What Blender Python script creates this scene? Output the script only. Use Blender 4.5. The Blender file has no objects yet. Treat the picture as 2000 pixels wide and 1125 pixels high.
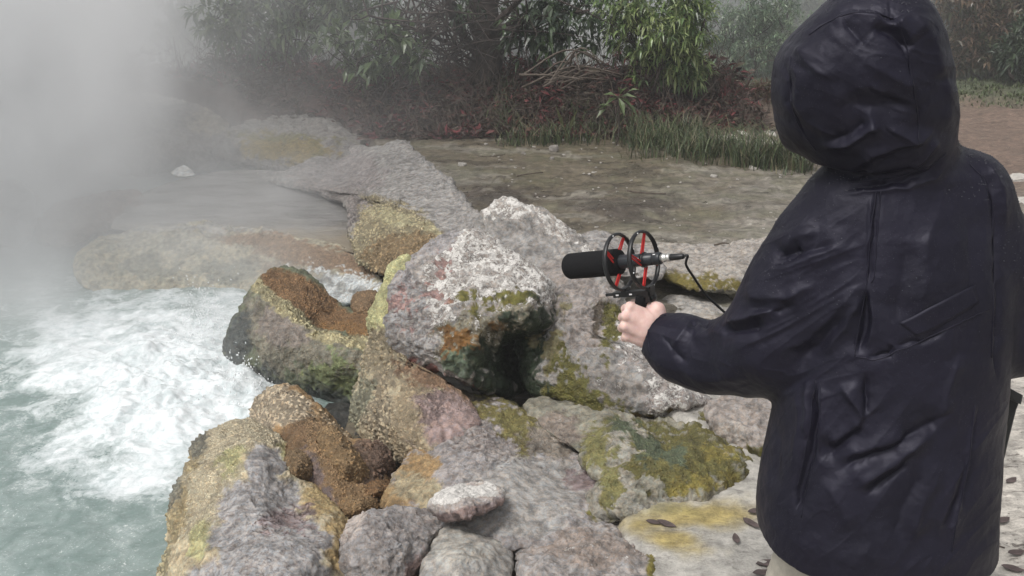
import bpy, math, random
import numpy as np
from math import radians as R

rng = np.random.default_rng(7)
random.seed(7)
S = bpy.context.scene
COL = S.collection

# ------------------------------------------------------------------ camera
CAM = np.array([0.0, 0.0, 1.85])
PITCH = R(20.7)
FPX = 1880.0
cd = bpy.data.cameras.new("camera")
cam = bpy.data.objects.new("camera", cd)
COL.objects.link(cam)
cam.location = CAM
cam.rotation_euler = (R(90) - PITCH, 0, 0)
cd.sensor_width = 36
cd.lens = 36 * FPX / 2000
cd.clip_start = 0.05
cd.clip_end = 400
S.camera = cam

# ------------------------------------------------------------------ sky, sun, exposure
W = bpy.data.worlds.new("World")
S.world = W
W.use_nodes = True
wn = W.node_tree
wn.nodes.clear()
sky = wn.nodes.new("ShaderNodeTexSky")
sky.sky_type = 'NISHITA'
sky.sun_disc = False
sky.sun_elevation = R(60)
sky.sun_rotation = R(230)
sky.dust_density = 4.0
sky.air_density = 1.0
hs = wn.nodes.new("ShaderNodeHueSaturation")
hs.inputs['Saturation'].default_value = 0.14
bg = wn.nodes.new("ShaderNodeBackground")
bg.inputs['Strength'].default_value = 0.115
wo = wn.nodes.new("ShaderNodeOutputWorld")
wn.links.new(sky.outputs[0], hs.inputs['Color'])
wn.links.new(hs.outputs[0], bg.inputs['Color'])
wn.links.new(bg.outputs[0], wo.inputs['Surface'])

sl = bpy.data.lights.new("sun", 'SUN')
sl.energy = 1.5
sl.angle = R(16)
sl.color = (1.0, 0.97, 0.93)
sun = bpy.data.objects.new("sun", sl)
COL.objects.link(sun)
sun.rotation_euler = (R(30), 0, R(-50))

S.view_settings.view_transform = 'Standard'
S.view_settings.look = 'None'
S.view_settings.exposure = 0.34
S.view_settings.gamma = 1.0
S.view_settings.use_curve_mapping = False
S.render.engine = 'CYCLES'
S.cycles.use_denoising = True
S.cycles.max_bounces = 8
S.cycles.diffuse_bounces = 3
S.cycles.volume_bounces = 3
S.cycles.volume_step_rate = 1.0
S.cycles.volume_max_steps = 256

# ------------------------------------------------------------------ projection helpers (photo pixels, 2000 x 1125)
CP, SP = math.cos(PITCH), math.sin(PITCH)


def at(px, py, Y):
    """point seen at photo pixel (px, py) whose horizontal distance is Y"""
    px, py, Y = np.broadcast_arrays(np.asarray(px, float), np.asarray(py, float), np.asarray(Y, float))
    a = (px - 1000) / FPX
    b = (py - 562.5) / FPX
    d = Y / (CP - b * SP)
    return np.stack([d * a, Y, CAM[2] + d * (-SP - b * CP)], -1)


def on(px, py, z):
    """point seen at photo pixel on the level z"""
    px, py, z = np.broadcast_arrays(np.asarray(px, float), np.asarray(py, float), np.asarray(z, float))
    a = (px - 1000) / FPX
    b = (py - 562.5) / FPX
    d = (CAM[2] - z) / (SP + b * CP)
    return np.stack([d * a, d * (CP - b * SP), z * 1.0], -1)


def proj(P):
    q = P - CAM
    d = q[..., 1] * CP - q[..., 2] * SP
    u = q[..., 1] * SP + q[..., 2] * CP
    return 1000 + FPX * q[..., 0] / d, 562.5 - FPX * u / d


# ------------------------------------------------------------------ noise
_perm = rng.permutation(256)
_perm = np.concatenate([_perm, _perm])
_grad = rng.normal(size=(256, 3))
_grad /= np.linalg.norm(_grad, axis=1)[:, None]


def perlin(p):
    p = np.asarray(p, float)
    i = np.floor(p).astype(np.int64)
    f = p - i
    u = f * f * f * (f * (f * 6 - 15) + 10)
    i &= 255
    out = 0
    for dx in (0, 1):
        for dy in (0, 1):
            for dz in (0, 1):
                h = _perm[(_perm[(_perm[(i[:, 0] + dx) & 255] + i[:, 1] + dy) & 255] + i[:, 2] + dz) & 255]
                g = _grad[h]
                v = g[:, 0] * (f[:, 0] - dx) + g[:, 1] * (f[:, 1] - dy) + g[:, 2] * (f[:, 2] - dz)
                w = (u[:, 0] if dx else 1 - u[:, 0]) * (u[:, 1] if dy else 1 - u[:, 1]) * (u[:, 2] if dz else 1 - u[:, 2])
                out = out + v * w
    return out * 1.5


def fbm(p, freq, octv=4, gain=0.5, off=0.0):
    s = 0
    a = 1.0
    for k in range(octv):
        s = s + a * perlin(p * freq + off + 17.3 * k)
        freq *= 2.03
        a *= gain
    return s


def ridged(p, freq, octv=4, gain=0.5, off=0.0):
    s = 0
    a = 1.0
    for k in range(octv):
        s = s + a * (1 - 2 * np.abs(perlin(p * freq + off + 11.7 * k)))
        freq *= 2.1
        a *= gain
    return s


def sstep(a, b, x):
    t = np.clip((x - a) / (b - a), 0, 1)
    return t * t * (3 - 2 * t)


# ------------------------------------------------------------------ mesh helpers
def mesh_from(name, V, F, mat=None, smooth=True, attrs=None):
    """V (n,3), F list of int arrays of shape (m,3) or (m,4)"""
    me = bpy.data.meshes.new(name)
    V = np.ascontiguousarray(V, dtype=np.float32)
    if not isinstance(F, (list, tuple)):
        F = [F]
    F = [np.asarray(f, dtype=np.int32) for f in F if len(f)]
    me.vertices.add(len(V))
    me.vertices.foreach_set("co", V.ravel())
    nl = sum(f.size for f in F)
    npol = sum(len(f) for f in F)
    me.loops.add(nl)
    me.loops.foreach_set("vertex_index", np.concatenate([f.ravel() for f in F]))
    me.polygons.add(npol)
    ls, o = [], 0
    for f in F:
        ls.append(o + np.arange(len(f)) * f.shape[1])
        o += f.size
    me.polygons.foreach_set("loop_start", np.concatenate(ls).astype(np.int32))
    me.update(calc_edges=True)
    me.polygons.foreach_set("use_smooth", np.full(npol, smooth, dtype=bool))
    for k, v in (attrs or {}).items():
        if v.ndim == 2:
            a = me.attributes.new(k, 'FLOAT_COLOR', 'POINT')
            c = np.ones((len(V), 4), np.float32)
            c[:, :3] = v
            a.data.foreach_set("color", c.ravel())
        else:
            a = me.attributes.new(k, 'FLOAT', 'POINT')
            a.data.foreach_set("value", v.astype(np.float32))
    if mat:
        me.materials.append(mat)
    me.validate()
    return me


def link(name, me, parent=None, loc=None):
    o = bpy.data.objects.new(name, me)
    COL.objects.link(o)
    if loc is not None:
        o.location = loc
    if parent:
        o.parent = parent
    return o


def part(name, V, F, mat, parent, smooth=True, attrs=None, kind=None):
    """mesh in world coordinates put under a thing"""
    o0 = np.zeros(3)
    p = parent
    while p is not None:
        o0 = o0 + np.array(p.location)
        p = p.parent
    o = link(name, mesh_from(name, np.asarray(V) - o0, F, mat, smooth, attrs), parent)
    if kind:
        o['kind'] = kind
    return o


def tag(o, label, cat=None, group=None, kind=None):
    if label:
        o['label'] = label
    if cat:
        o['category'] = cat
    if group:
        o['group'] = group
    if kind:
        o['kind'] = kind
    return o


def empty(name, loc, label, cat, group=None):
    o = bpy.data.objects.new(name, None)
    COL.objects.link(o)
    o.location = loc
    o.empty_display_size = 0.1
    return tag(o, label, cat, group)


def normals(V, F):
    N = np.zeros_like(V)
    for f in (F if isinstance(F, (list, tuple)) else [F]):
        if not len(f):
            continue
        n = np.cross(V[f[:, 2]] - V[f[:, 0]], V[f[:, -1]] - V[f[:, 1]]) if f.shape[1] == 4 else np.cross(V[f[:, 1]] - V[f[:, 0]], V[f[:, 2]] - V[f[:, 0]])
        for k in range(f.shape[1]):
            np.add.at(N, f[:, k], n)
    L = np.linalg.norm(N, axis=1)
    return N / np.maximum(L, 1e-12)[:, None]


def tube(pts, rad, n=8, caps=True):
    """swept tube with parallel-transported frame -> V, [quads, tris]"""
    pts = np.asarray(pts, float)
    rad = np.broadcast_to(np.asarray(rad, float), (len(pts),))
    T = np.gradient(pts, axis=0)
    T /= np.linalg.norm(T, axis=1)[:, None] + 1e-12
    a = np.array([0, 0, 1.0]) if abs(T[0][2]) < 0.9 else np.array([1.0, 0, 0])
    u = np.cross(T[0], a)
    u /= np.linalg.norm(u)
    V = []
    th = np.linspace(0, 2 * np.pi, n, endpoint=False)
    for k in range(len(pts)):
        u = u - T[k] * np.dot(u, T[k])
        u /= np.linalg.norm(u) + 1e-12
        v = np.cross(T[k], u)
        V.append(pts[k] + rad[k] * (np.cos(th)[:, None] * u + np.sin(th)[:, None] * v))
    V = np.concatenate(V)
    j = np.arange(n)
    Q = []
    for k in range(len(pts) - 1):
        Q.append(np.stack([k * n + j, k * n + (j + 1) % n, (k + 1) * n + (j + 1) % n, (k + 1) * n + j], 1))
    Q = np.concatenate(Q)
    Tt = np.zeros((0, 3), int)
    if caps:
        V = np.concatenate([V, pts[:1], pts[-1:]])
        a0, a1 = len(V) - 2, len(V) - 1
        e = (len(pts) - 1) * n
        Tt = np.concatenate([np.stack([np.full(n, a0), (j + 1) % n, j], 1), np.stack([np.full(n, a1), e + j, e + (j + 1) % n], 1)])
    return V, [Q, Tt]


def merge(items):
    """list of (V, F) -> V, [quads, tris]"""
    Vs, Q, T, o = [], [], [], 0
    for V, F in items:
        for f in (F if isinstance(F, (list, tuple)) else [F]):
            if len(f):
                (Q if f.shape[1] == 4 else T).append(f + o)
        Vs.append(V)
        o += len(V)
    return np.concatenate(Vs), [np.concatenate(Q) if Q else np.zeros((0, 4), int), np.concatenate(T) if T else np.zeros((0, 3), int)]


def catmull(pts, n):
    pts = np.asarray(pts, float)
    P = np.concatenate([2 * pts[:1] - pts[1:2], pts, 2 * pts[-1:] - pts[-2:-1]])
    t = np.linspace(0, len(pts) - 1, n)
    i = np.minimum(t.astype(int), len(pts) - 2)
    f = (t - i)[:, None]
    p0, p1, p2, p3 = P[i], P[i + 1], P[i + 2], P[i + 3]
    return 0.5 * (2 * p1 + (p2 - p0) * f + (2 * p0 - 5 * p1 + 4 * p2 - p3) * f ** 2 + (3 * p1 - p0 - 3 * p2 + p3) * f ** 3)


def box(c, s, rot=None):
    c = np.asarray(c, float)
    v = np.array([[x, y, z] for x in (-.5, .5) for y in (-.5, .5) for z in (-.5, .5)]) * np.asarray(s, float)
    if rot is not None:
        v = v @ np.asarray(rot).T
    q = np.array([[0, 1, 3, 2], [4, 6, 7, 5], [0, 4, 5, 1], [2, 3, 7, 6], [0, 2, 6, 4], [1, 5, 7, 3]])
    return v + c, [q]


# ------------------------------------------------------------------ node helpers
class NT:
    def __init__(self, name, disp=None):
        self.m = bpy.data.materials.new(name)
        self.m.use_nodes = True
        self.t = self.m.node_tree
        self.t.nodes.clear()
        self.out = self.n('ShaderNodeOutputMaterial')
        if disp:
            self.m.displacement_method = disp

    def n(self, kind, ins=None, **kw):
        x = self.t.nodes.new(kind)
        for k, v in kw.items():
            setattr(x, k, v)
        for k, v in (ins or {}).items():
            self.set(x.inputs[k], v)
        return x

    def set(self, sock, v):
        if isinstance(v, bpy.types.NodeSocket):
            self.t.links.new(v, sock)
        elif isinstance(v, (tuple, list)) and len(v) == 3 and sock.type == 'RGBA':
            sock.default_value = (*v, 1)
        else:
            sock.default_value = v

    def attr(self, name, color=False):
        a = self.n('ShaderNodeAttribute', attribute_name=name)
        return a.outputs['Color' if color else 'Fac']

    def obj(self):
        return self.n('ShaderNodeTexCoord').outputs['Object']

    def noise(self, scale, detail=4, rough=0.55, vec=None, dist=0.0, lac=2.0):
        x = self.n('ShaderNodeTexNoise', {'Scale': scale, 'Detail': detail, 'Roughness': rough, 'Distortion': dist, 'Lacunarity': lac})
        self.set(x.inputs['Vector'], vec if vec is not None else self.obj())
        return x.outputs['Fac']

    def noisec(self, scale, detail=2, vec=None):
        x = self.n('ShaderNodeTexNoise', {'Scale': scale, 'Detail': detail})
        self.set(x.inputs['Vector'], vec if vec is not None else self.obj())
        return x.outputs['Color']

    def voro(self, scale, feature='F1', vec=None, smooth=0.3, rand=1.0, out='Distance'):
        x = self.n('ShaderNodeTexVoronoi', {'Scale': scale, 'Randomness': rand}, feature=feature)
        if feature == 'SMOOTH_F1':
            x.inputs['Smoothness'].default_value = smooth
        self.set(x.inputs['Vector'], vec if vec is not None else self.obj())
        return x.outputs[out]

    def math(self, op, a, b=0.0, c=None, clamp=False):
        x = self.n('ShaderNodeMath', operation=op, use_clamp=clamp)
        self.set(x.inputs[0], a)
        self.set(x.inputs[1], b)
        if c is not None:
            self.set(x.inputs[2], c)
        return x.outputs[0]

    def ramp(self, v, a, b, lo=0.0, hi=1.0, smooth=True):
        x = self.n('ShaderNodeMapRange', {'Value': v, 'From Min': a, 'From Max': b, 'To Min': lo, 'To Max': hi}, interpolation_type='SMOOTHSTEP' if smooth else 'LINEAR')
        return x.outputs[0]

    def mix(self, f, a, b, mode='MIX'):
        x = self.n('ShaderNodeMix', data_type='RGBA', blend_type=mode)
        self.set(x.inputs['Factor'], f)
        self.set(x.inputs['A'], a)
        self.set(x.inputs['B'], b)
        return x.outputs['Result']

    def rgb(self, c):
        x = self.n('ShaderNodeRGB')
        x.outputs[0].default_value = (*c, 1)
        return x.outputs[0]

    def scale(self, col, f):
        x = self.n('ShaderNodeVectorMath', operation='SCALE')
        self.set(x.inputs[0], col)
        self.set(x.inputs['Scale'], f)
        return x.outputs[0]

    def vadd(self, a, b):
        x = self.n('ShaderNodeVectorMath', operation='ADD')
        self.set(x.inputs[0], a)
        self.set(x.inputs[1], b)
        return x.outputs[0]

    def mapping(self, vec, scale):
        x = self.n('ShaderNodeMapping')
        self.set(x.inputs['Vector'], vec)
        x.inputs['Scale'].default_value = scale
        return x.outputs[0]

    def bump(self, h, strength=0.5, dist=0.01, normal=None):
        x = self.n('ShaderNodeBump', {'Height': h, 'Strength': strength, 'Distance': dist})
        if normal is not None:
            self.set(x.inputs['Normal'], normal)
        return x.outputs[0]

    def surf(self, color, rough=0.8, spec=0.5, normal=None, **kw):
        b = self.n('ShaderNodeBsdfPrincipled')
        self.set(b.inputs['Base Color'], color)
        self.set(b.inputs['Roughness'], rough)
        self.set(b.inputs['Specular IOR Level'], spec)
        if normal is not None:
            self.set(b.inputs['Normal'], normal)
        for k, v in kw.items():
            self.set(b.inputs[k], v)
        self.t.links.new(b.outputs[0], self.out.inputs['Surface'])
        return b

    def disp(self, h, scale=1.0):
        d = self.n('ShaderNodeDisplacement', {'Height': h, 'Midlevel': 0.0, 'Scale': scale})
        self.t.links.new(d.outputs[0], self.out.inputs['Displacement'])


# ------------------------------------------------------------------ materials
def rock_material():
    m = NT("encrusted_rock", 'BOTH')
    o = m.obj()
    warp = m.vadd(o, m.scale(m.noisec(12, 2, o), 0.016))
    tint = m.attr("tint", True)
    peb, grain, crust, wet, pit, crack, rgh = (m.attr(k) for k in ("pebble", "grain", "crust", "wet", "pit", "crack", "rough"))
    v1 = m.voro(46, 'SMOOTH_F1', warp, 0.15)
    v2 = m.voro(95, 'SMOOTH_F1', warp, 0.2)
    n1 = m.noise(9, 8, 0.62, o)
    n2 = m.noise(30, 6, 0.54, o, 0.3)
    n3 = m.noise(150, 4, 0.7, o)
    n4 = m.noise(20, 6, 0.65, warp, 0.8)
    n5 = m.noise(55, 7, 0.7, warp, 1.2)
    var = m.math('ADD', m.ramp(n1, .3, .7, .76, 1.16), m.ramp(n2, .30, .70, -.34, .34))
    var = m.math('ADD', var, m.ramp(n3, .28, .72, -.17, .17))
    col = m.scale(tint, var)
    hu = m.mix(m.ramp(n5, .36, .64), (1.10, 1.0, .88), (.88, .98, 1.04))
    col = m.mix(0.75, col, hu, 'MULTIPLY')
    # pale silica crust in torn flakes
    cm = m.math('ADD', m.math('MULTIPLY', n4, 0.5), m.math('ADD', m.math('MULTIPLY', n5, 0.38), m.math('MULTIPLY', n3, 0.12)))
    cth = m.math('SUBTRACT', 1.0, m.math('MULTIPLY', crust, 0.62))
    cmask = m.math('MULTIPLY', m.ramp(m.math('SUBTRACT', cm, m.math('MULTIPLY', cth, 0.78)), -0.02, 0.03), m.ramp(crust, 0.02, 0.12))
    ccol = m.scale(m.rgb((0.66, 0.635, 0.60)), m.ramp(n5, .35, .70, .72, 1.2))
    col = m.mix(cmask, col, ccol)
    # dark pits and black lichen specks
    pm = m.ramp(m.noise(62, 5, 0.62, warp), 0.56, 0.68)
    col = m.mix(m.math('MULTIPLY', pm, pit), col, (0.055, 0.048, 0.045))
    # reddish hairlines
    cl = m.math('ABSOLUTE', m.math('SUBTRACT', m.noise(17, 5, 0.6, m.mapping(warp, (1, 1.4, 2.8)), 0.6), 0.5))
    cmk = m.math('MULTIPLY', m.ramp(cl, 0.0, 0.028, 1.0, 0.0), crack)
    col = m.mix(m.math('MULTIPLY', cmk, 0.75), col, (0.17, 0.085, 0.08))
    # gaps between pebbles: brown tint, mostly their shade put into the colour
    gap = m.math('MULTIPLY', m.ramp(v1, 0.38, 0.60), peb)
    gap2 = m.math('MULTIPLY', m.ramp(v2, 0.34, 0.62), grain)
    col = m.mix(m.math('MULTIPLY', gap, 0.8), col, m.scale(tint, 0.30))
    col = m.mix(m.math('MULTIPLY', gap2, 0.7), col, m.scale(tint, 0.42))
    rough = m.math('SUBTRACT', 0.9, m.math('MULTIPLY', wet, m.ramp(n1, .3, .7, .3, .62)))
    m.surf(col, rough, 0.45)
    h = m.math('MULTIPLY', m.ramp(v1, 0.08, 0.6, 1.0, 0.0), m.math('MULTIPLY', peb, 0.015))
    h = m.math('ADD', h, m.math('MULTIPLY', m.ramp(v2, 0.08, 0.6, 1.0, 0.0), m.math('MULTIPLY', grain, 0.007)))
    pebany = m.math('MULTIPLY', rgh, m.math('SUBTRACT', 1.0, m.math('MULTIPLY', m.math('MAXIMUM', peb, grain), 0.7)))
    h = m.math('ADD', h, m.math('MULTIPLY', m.math('MULTIPLY', m.math('SUBTRACT', n2, .5), 0.016), pebany))
    h = m.math('ADD', h, m.math('MULTIPLY', m.math('SUBTRACT', n3, .5), m.math('MULTIPLY', rgh, 0.0035)))
    h = m.math('ADD', h, m.math('MULTIPLY', cmask, 0.0025))
    h = m.math('SUBTRACT', h, m.math('MULTIPLY', cmk, 0.006))
    m.disp(h)
    return m.m


def ground_material():
    m = NT("wet_ground", 'BUMP')
    o = m.obj()
    tint = m.attr("tint", True)
    wet = m.attr("wet")
    lit = m.attr("litter")
    n1 = m.noise(3.5, 6, 0.6, o)
    n2 = m.noise(22, 8, 0.68, m.mapping(o, (0.75, 1, 1)))
    n3 = m.noise(120, 4, 0.7, o)
    streak = m.noise(9, 6, 0.65, m.mapping(o, (0.6, 1.8, 1)), 1.2)
    var = m.math('ADD', m.ramp(n1, .3, .7, .80, 1.14), m.ramp(n2, .3, .7, -.30, .30))
    var = m.math('ADD', var, m.ramp(n3, .25, .75, -.14, .14))
    col = m.scale(tint, var)
    sp = m.math('MULTIPLY', m.ramp(m.noise(26, 8, 0.72, m.mapping(o, (.7, 1.2, 1)), 0.8), 0.55, 0.62), lit)
    col = m.mix(m.math('MULTIPLY', sp, 0.85), col, (0.055, 0.042, 0.034))
    fl = m.math('MULTIPLY', m.ramp(m.noise(13, 9, 0.7, m.mapping(m.vadd(o, (7.7, 2.2, 0)), (.6, 1.3, 1)), 1.0), 0.53, 0.60), lit)
    col = m.mix(m.math('MULTIPLY', fl, 0.5), col, m.scale(tint, 1.75))
    sp2 = m.math('MULTIPLY', m.ramp(m.noise(75, 4, 0.6, m.vadd(o, (3.1, 1.7, 0))), 0.66, 0.7), lit)
    col = m.mix(sp2, col, (0.5, 0.47, 0.42))
    col = m.mix(m.math('MULTIPLY', m.math('MULTIPLY', m.ramp(streak, .56, .68), 0.5), lit), col, (0.13, 0.105, 0.09))
    rough = m.math('SUBTRACT', 0.92, m.math('MULTIPLY', wet, m.ramp(streak, .35, .6, .62, .30)))
    h = m.math('ADD', m.math('MULTIPLY', n2, 0.5), m.math('MULTIPLY', n3, 0.18))
    h = m.math('ADD', h, m.math('MULTIPLY', streak, .4))
    nrm = m.bump(h, 0.8, 0.025)
    m.surf(col, rough, 0.5, nrm)
    return m.m


def simple(name, col, rough=0.6, spec=0.5, var=0.0, scale=30, bump=0.0, metal=0.0, sheen=0.0, bdist=0.002):
    m = NT(name)
    o = m.obj()
    c = col
    n = m.noise(scale, 5, 0.6, o)
    if var:
        x = m.n('ShaderNodeRGB')
        x.outputs[0].default_value = (*col, 1)
        c = m.scale(x.outputs[0], m.ramp(n, .25, .75, 1 - var, 1 + var))
    nrm = m.bump(n, bump, bdist) if bump else None
    kw = {'Metallic': metal}
    if sheen:
        kw['Sheen Weight'] = sheen
    m.surf(c, rough, spec, nrm, **kw)
    return m.m


def foliage_material(name, rough=0.38, spec=0.5, trans=0.0):
    m = NT(name)
    t = m.attr("tint", True)
    b = m.surf(t, rough, spec)
    if trans:
        d = m.n('ShaderNodeBsdfTranslucent')
        m.set(d.inputs['Color'], t)
        mx = m.n('ShaderNodeMixShader', {0: trans})
        m.t.links.new(b.outputs[0], mx.inputs[1])
        m.t.links.new(d.outputs[0], mx.inputs[2])
        m.t.links.new(mx.outputs[0], m.out.inputs['Surface'])
    return m.m


def water_material():
    m = NT("churning_spring_water", 'BUMP')
    o = m.obj()
    foam = m.attr("foam")
    turb = m.attr("turb")
    w = m.vadd(o, m.scale(m.noisec(3, 4, o), 0.18))
    f1 = m.noise(7, 8, 0.62, w, 0.8)
    f2 = m.noise(30, 6, 0.68, w, 0.8)
    f3 = m.noise(95, 4, 0.65, o, 0.5)
    mix = m.math('ADD', m.math('MULTIPLY', f1, 0.5), m.math('ADD', m.math('MULTIPLY', f2, 0.34), m.math('MULTIPLY', f3, 0.16)))
    fm = m.ramp(m.math('ADD', mix, m.math('MULTIPLY', m.math('SUBTRACT', foam, 0.5), 0.50)), 0.30, 0.70)
    deep = m.mix(m.ramp(f1, .35, .65), (0.18, 0.24, 0.225), (0.275, 0.335, 0.32))
    col = m.mix(fm, deep, m.mix(m.ramp(m.math('ADD', m.math('MULTIPLY', f1, .5), m.math('MULTIPLY', f2, .5)), .36, .60), (0.56, 0.62, 0.63), (0.77, 0.80, 0.81)))
    fleck = m.math('MULTIPLY', m.ramp(f3, .58, .70), m.ramp(f1, .4, .6, .15, .7))
    col = m.mix(fleck, col, (0.8, 0.83, 0.83))
    h = m.math('ADD', m.math('MULTIPLY', f2, 0.6), m.math('MULTIPLY', f3, 0.35))
    nrm = m.bump(h, m.math('MULTIPLY', turb, m.ramp(fm, .2, .9, 0.9, .4)), 0.03)
    m.surf(col, m.ramp(fm, 0, 1, .22, .6), 0.5, nrm)
    return m.m


def mud_pool_material():
    m = NT("grey_mud_water", 'BUMP')
    o = m.obj()
    n = m.noise(5, 6, 0.6, m.mapping(o, (0.5, 1.4, 1)), 0.5)
    r = m.noise(28, 5, 0.6, m.mapping(o, (0.45, 1.5, 1)), 1.0)
    col = m.mix(m.ramp(n, .3, .7), (0.19, 0.182, 0.172), (0.32, 0.31, 0.30))
    col = m.mix(m.attr("edge"), col, (0.33, 0.27, 0.18))
    nrm = m.bump(m.math('ADD', m.math('MULTIPLY', r, .8), n), 0.9, 0.03)
    m.surf(col, 0.22, 0.5, nrm)
    return m.m


def jacket_material():
    m = NT("wet_navy_nylon")
    o = m.obj()
    n = m.noise(6, 5, 0.6, o)
    drops = m.voro(330, 'F1', o)
    sparse = m.ramp(m.noise(16, 3, 0.6, o), .48, .60)
    dm = m.math('MULTIPLY', m.ramp(drops, 0.10, 0.26, 1.0, 0.0), m.math('MULTIPLY', sparse, m.ramp(m.voro(330, 'F1', o, out='Color'), .55, .6)))
    fine = m.noise(900, 2, 0.5, o)
    col = m.mix(m.ramp(n, .3, .7), (0.0070, 0.0065, 0.0125), (0.0115, 0.0105, 0.0195))
    col = m.mix(m.math('MULTIPLY', dm, 0.12), col, (0.35, 0.35, 0.40))
    h = m.math('ADD', m.math('MULTIPLY', fine, 0.12), m.math('MULTIPLY', dm, 0.5))
    h = m.math('ADD', h, m.math('MULTIPLY', m.noise(45, 4, .6, o), 1.1))
    nrm = m.bump(h, 0.35, 0.004)
    m.surf(col, m.math('SUBTRACT', m.ramp(n, .3, .7, .56, .44), m.math('MULTIPLY', dm, .2)), 0.26, nrm, **{'Specular Tint': (0.85, 0.84, 1.0, 1)})
    return m.m


def skin_material():
    m = NT("pale_skin")
    o = m.obj()
    n = m.noise(60, 4, 0.6, o)
    n2 = m.noise(420, 3, 0.6, o)
    col = m.mix(m.ramp(n, .3, .7), (0.70, 0.46, 0.41), (0.80, 0.58, 0.52))
    nrm = m.bump(n2, 0.25, 0.001)
    m.surf(col, 0.48, 0.4, nrm, **{'Subsurface Weight': 0.25, 'Subsurface Radius': (0.008, 0.003, 0.0015), 'Subsurface Scale': 1.0})
    return m.m


M_ROCK = rock_material()
M_GROUND = ground_material()
M_LEAF = foliage_material("glossy_leaf", 0.30, 0.6, 0.3)
M_LITTER = foliage_material("leaf_litter", 0.6, 0.3)
M_GRASS = foliage_material("grass_blade", 0.5, 0.4, 0.1)
M_BARK = simple("dark_wet_bark", (0.055, 0.043, 0.038), 0.8, 0.3, 0.4, 14, 0.8, bdist=0.02)
M_TWIG = simple("dead_twig", (0.10, 0.08, 0.065), 0.85, 0.3, 0.35, 40, 0.4)
M_WATER = water_material()
M_MUD = mud_pool_material()
M_JACKET = jacket_material()
M_SKIN = skin_material()
M_RAIN = simple("rain_drop", (0.07, 0.07, 0.085), .2, .5)
M_TROUSER = simple("beige_trouser_cloth", (0.42, 0.39, 0.33), 0.85, 0.2, 0.12, 60, 0.3)
M_BOOT = simple("dark_boot_leather", (0.03, 0.024, 0.02), 0.5, 0.5, 0.2, 40, 0.3)
M_FOAM = simple("black_acoustic_foam", (0.013, 0.013, 0.014), 0.95, 0.15, 0.45, 500, 0.8, bdist=0.0015)
M_BLACK = simple("black_plastic", (0.010, 0.010, 0.011), 0.38, 0.5)
M_MICBODY = simple("dark_grey_metal", (0.022, 0.025, 0.030), 0.38, 0.5)
M_NICKEL = simple("nickel_connector", (0.72, 0.71, 0.67), 0.32, 0.5, metal=0.85)
M_WHITE = simple("white_paint_mark", (0.8, 0.8, 0.8), 0.5, 0.4)
M_RED = simple("red_elastic", (0.62, 0.03, 0.028), 0.6, 0.3)
M_CABLE = simple("black_rubber_cable", (0.012, 0.012, 0.013), 0.42, 0.5)
M_BAG = simple("black_bag_cloth", (0.014, 0.016, 0.017), 0.6, 0.4, 0.2, 200, 0.3)

# ------------------------------------------------------------------ painting of surface attributes
ATTR0 = dict(rough=1.0, pebble=0.0, grain=0.0, crust=0.0, wet=0.15, pit=0.3, crack=0.12)


def blob_sd(px, py, b):
    x, y, rx, ry = b[:4]
    a = R(b[4]) if len(b) > 4 else 0.0
    dx, dy = px - x, py - y
    u = dx * math.cos(a) + dy * math.sin(a)
    v = -dx * math.sin(a) + dy * math.cos(a)
    return (1 - np.sqrt((u / rx) ** 2 + (v / ry) ** 2)) * min(rx, ry)


def paint(P, px, py, base, zones, seed=0.0):
    n = len(P)
    tint = np.tile(np.asarray(base, float), (n, 1))
    A = {k: np.full(n, v) for k, v in ATTR0.items()}
    w1 = fbm(P, 7.0, 4, 0.6, seed + 3)
    w2 = fbm(P, 26.0, 3, 0.6, seed + 9)
    w3 = fbm(P, 90.0, 2, 0.6, seed + 19)
    for z in zones:
        blobs = z['b']
        sd = None
        for b in blobs:
            s = blob_sd(px, py, b)
            sd = s if sd is None else np.maximum(sd, s)
        soft = z.get('s', 10)
        warp = z.get('w', 18)
        soft *= .55
        wgt = sstep(-soft, soft, sd + warp * (0.7 * w1 + 0.7 * w2 + .18 * w3)) * z.get('a', 1.0)
        if 'c' in z:
            tint = tint * (1 - wgt[:, None]) + np.asarray(z['c']) * wgt[:, None]
        for k in ATTR0:
            if k in z:
                A[k] = A[k] * (1 - wgt) + z[k] * wgt
    A['tint'] = tint
    return A


def tps(ctrl):
    c = np.asarray(ctrl, float)
    P = c[:, :2] / 100.0
    n = len(P)
    d = np.linalg.norm(P[:, None] - P[None], axis=2)
    K = np.where(d > 0, d ** 2 * np.log(d + 1e-12), 0) + np.eye(n) * 0.006
    Q = np.concatenate([np.ones((n, 1)), P], 1)
    A = np.block([[K, Q], [Q.T, np.zeros((3, 3))]])
    w = np.linalg.solve(A, np.concatenate([c[:, 2], np.zeros(3)]))

    def f(px, py):
        q = np.stack([px.ravel(), py.ravel()], 1) / 100.0
        out = w[n] + q @ w[n + 1:]
        for k in range(n):
            dd = ((q - P[k]) ** 2).sum(1)
            out = out + w[k] * 0.5 * dd * np.log(dd + 1e-12)
        return out.reshape(px.shape)
    return f


ROCKCOUNT = [0]


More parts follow.
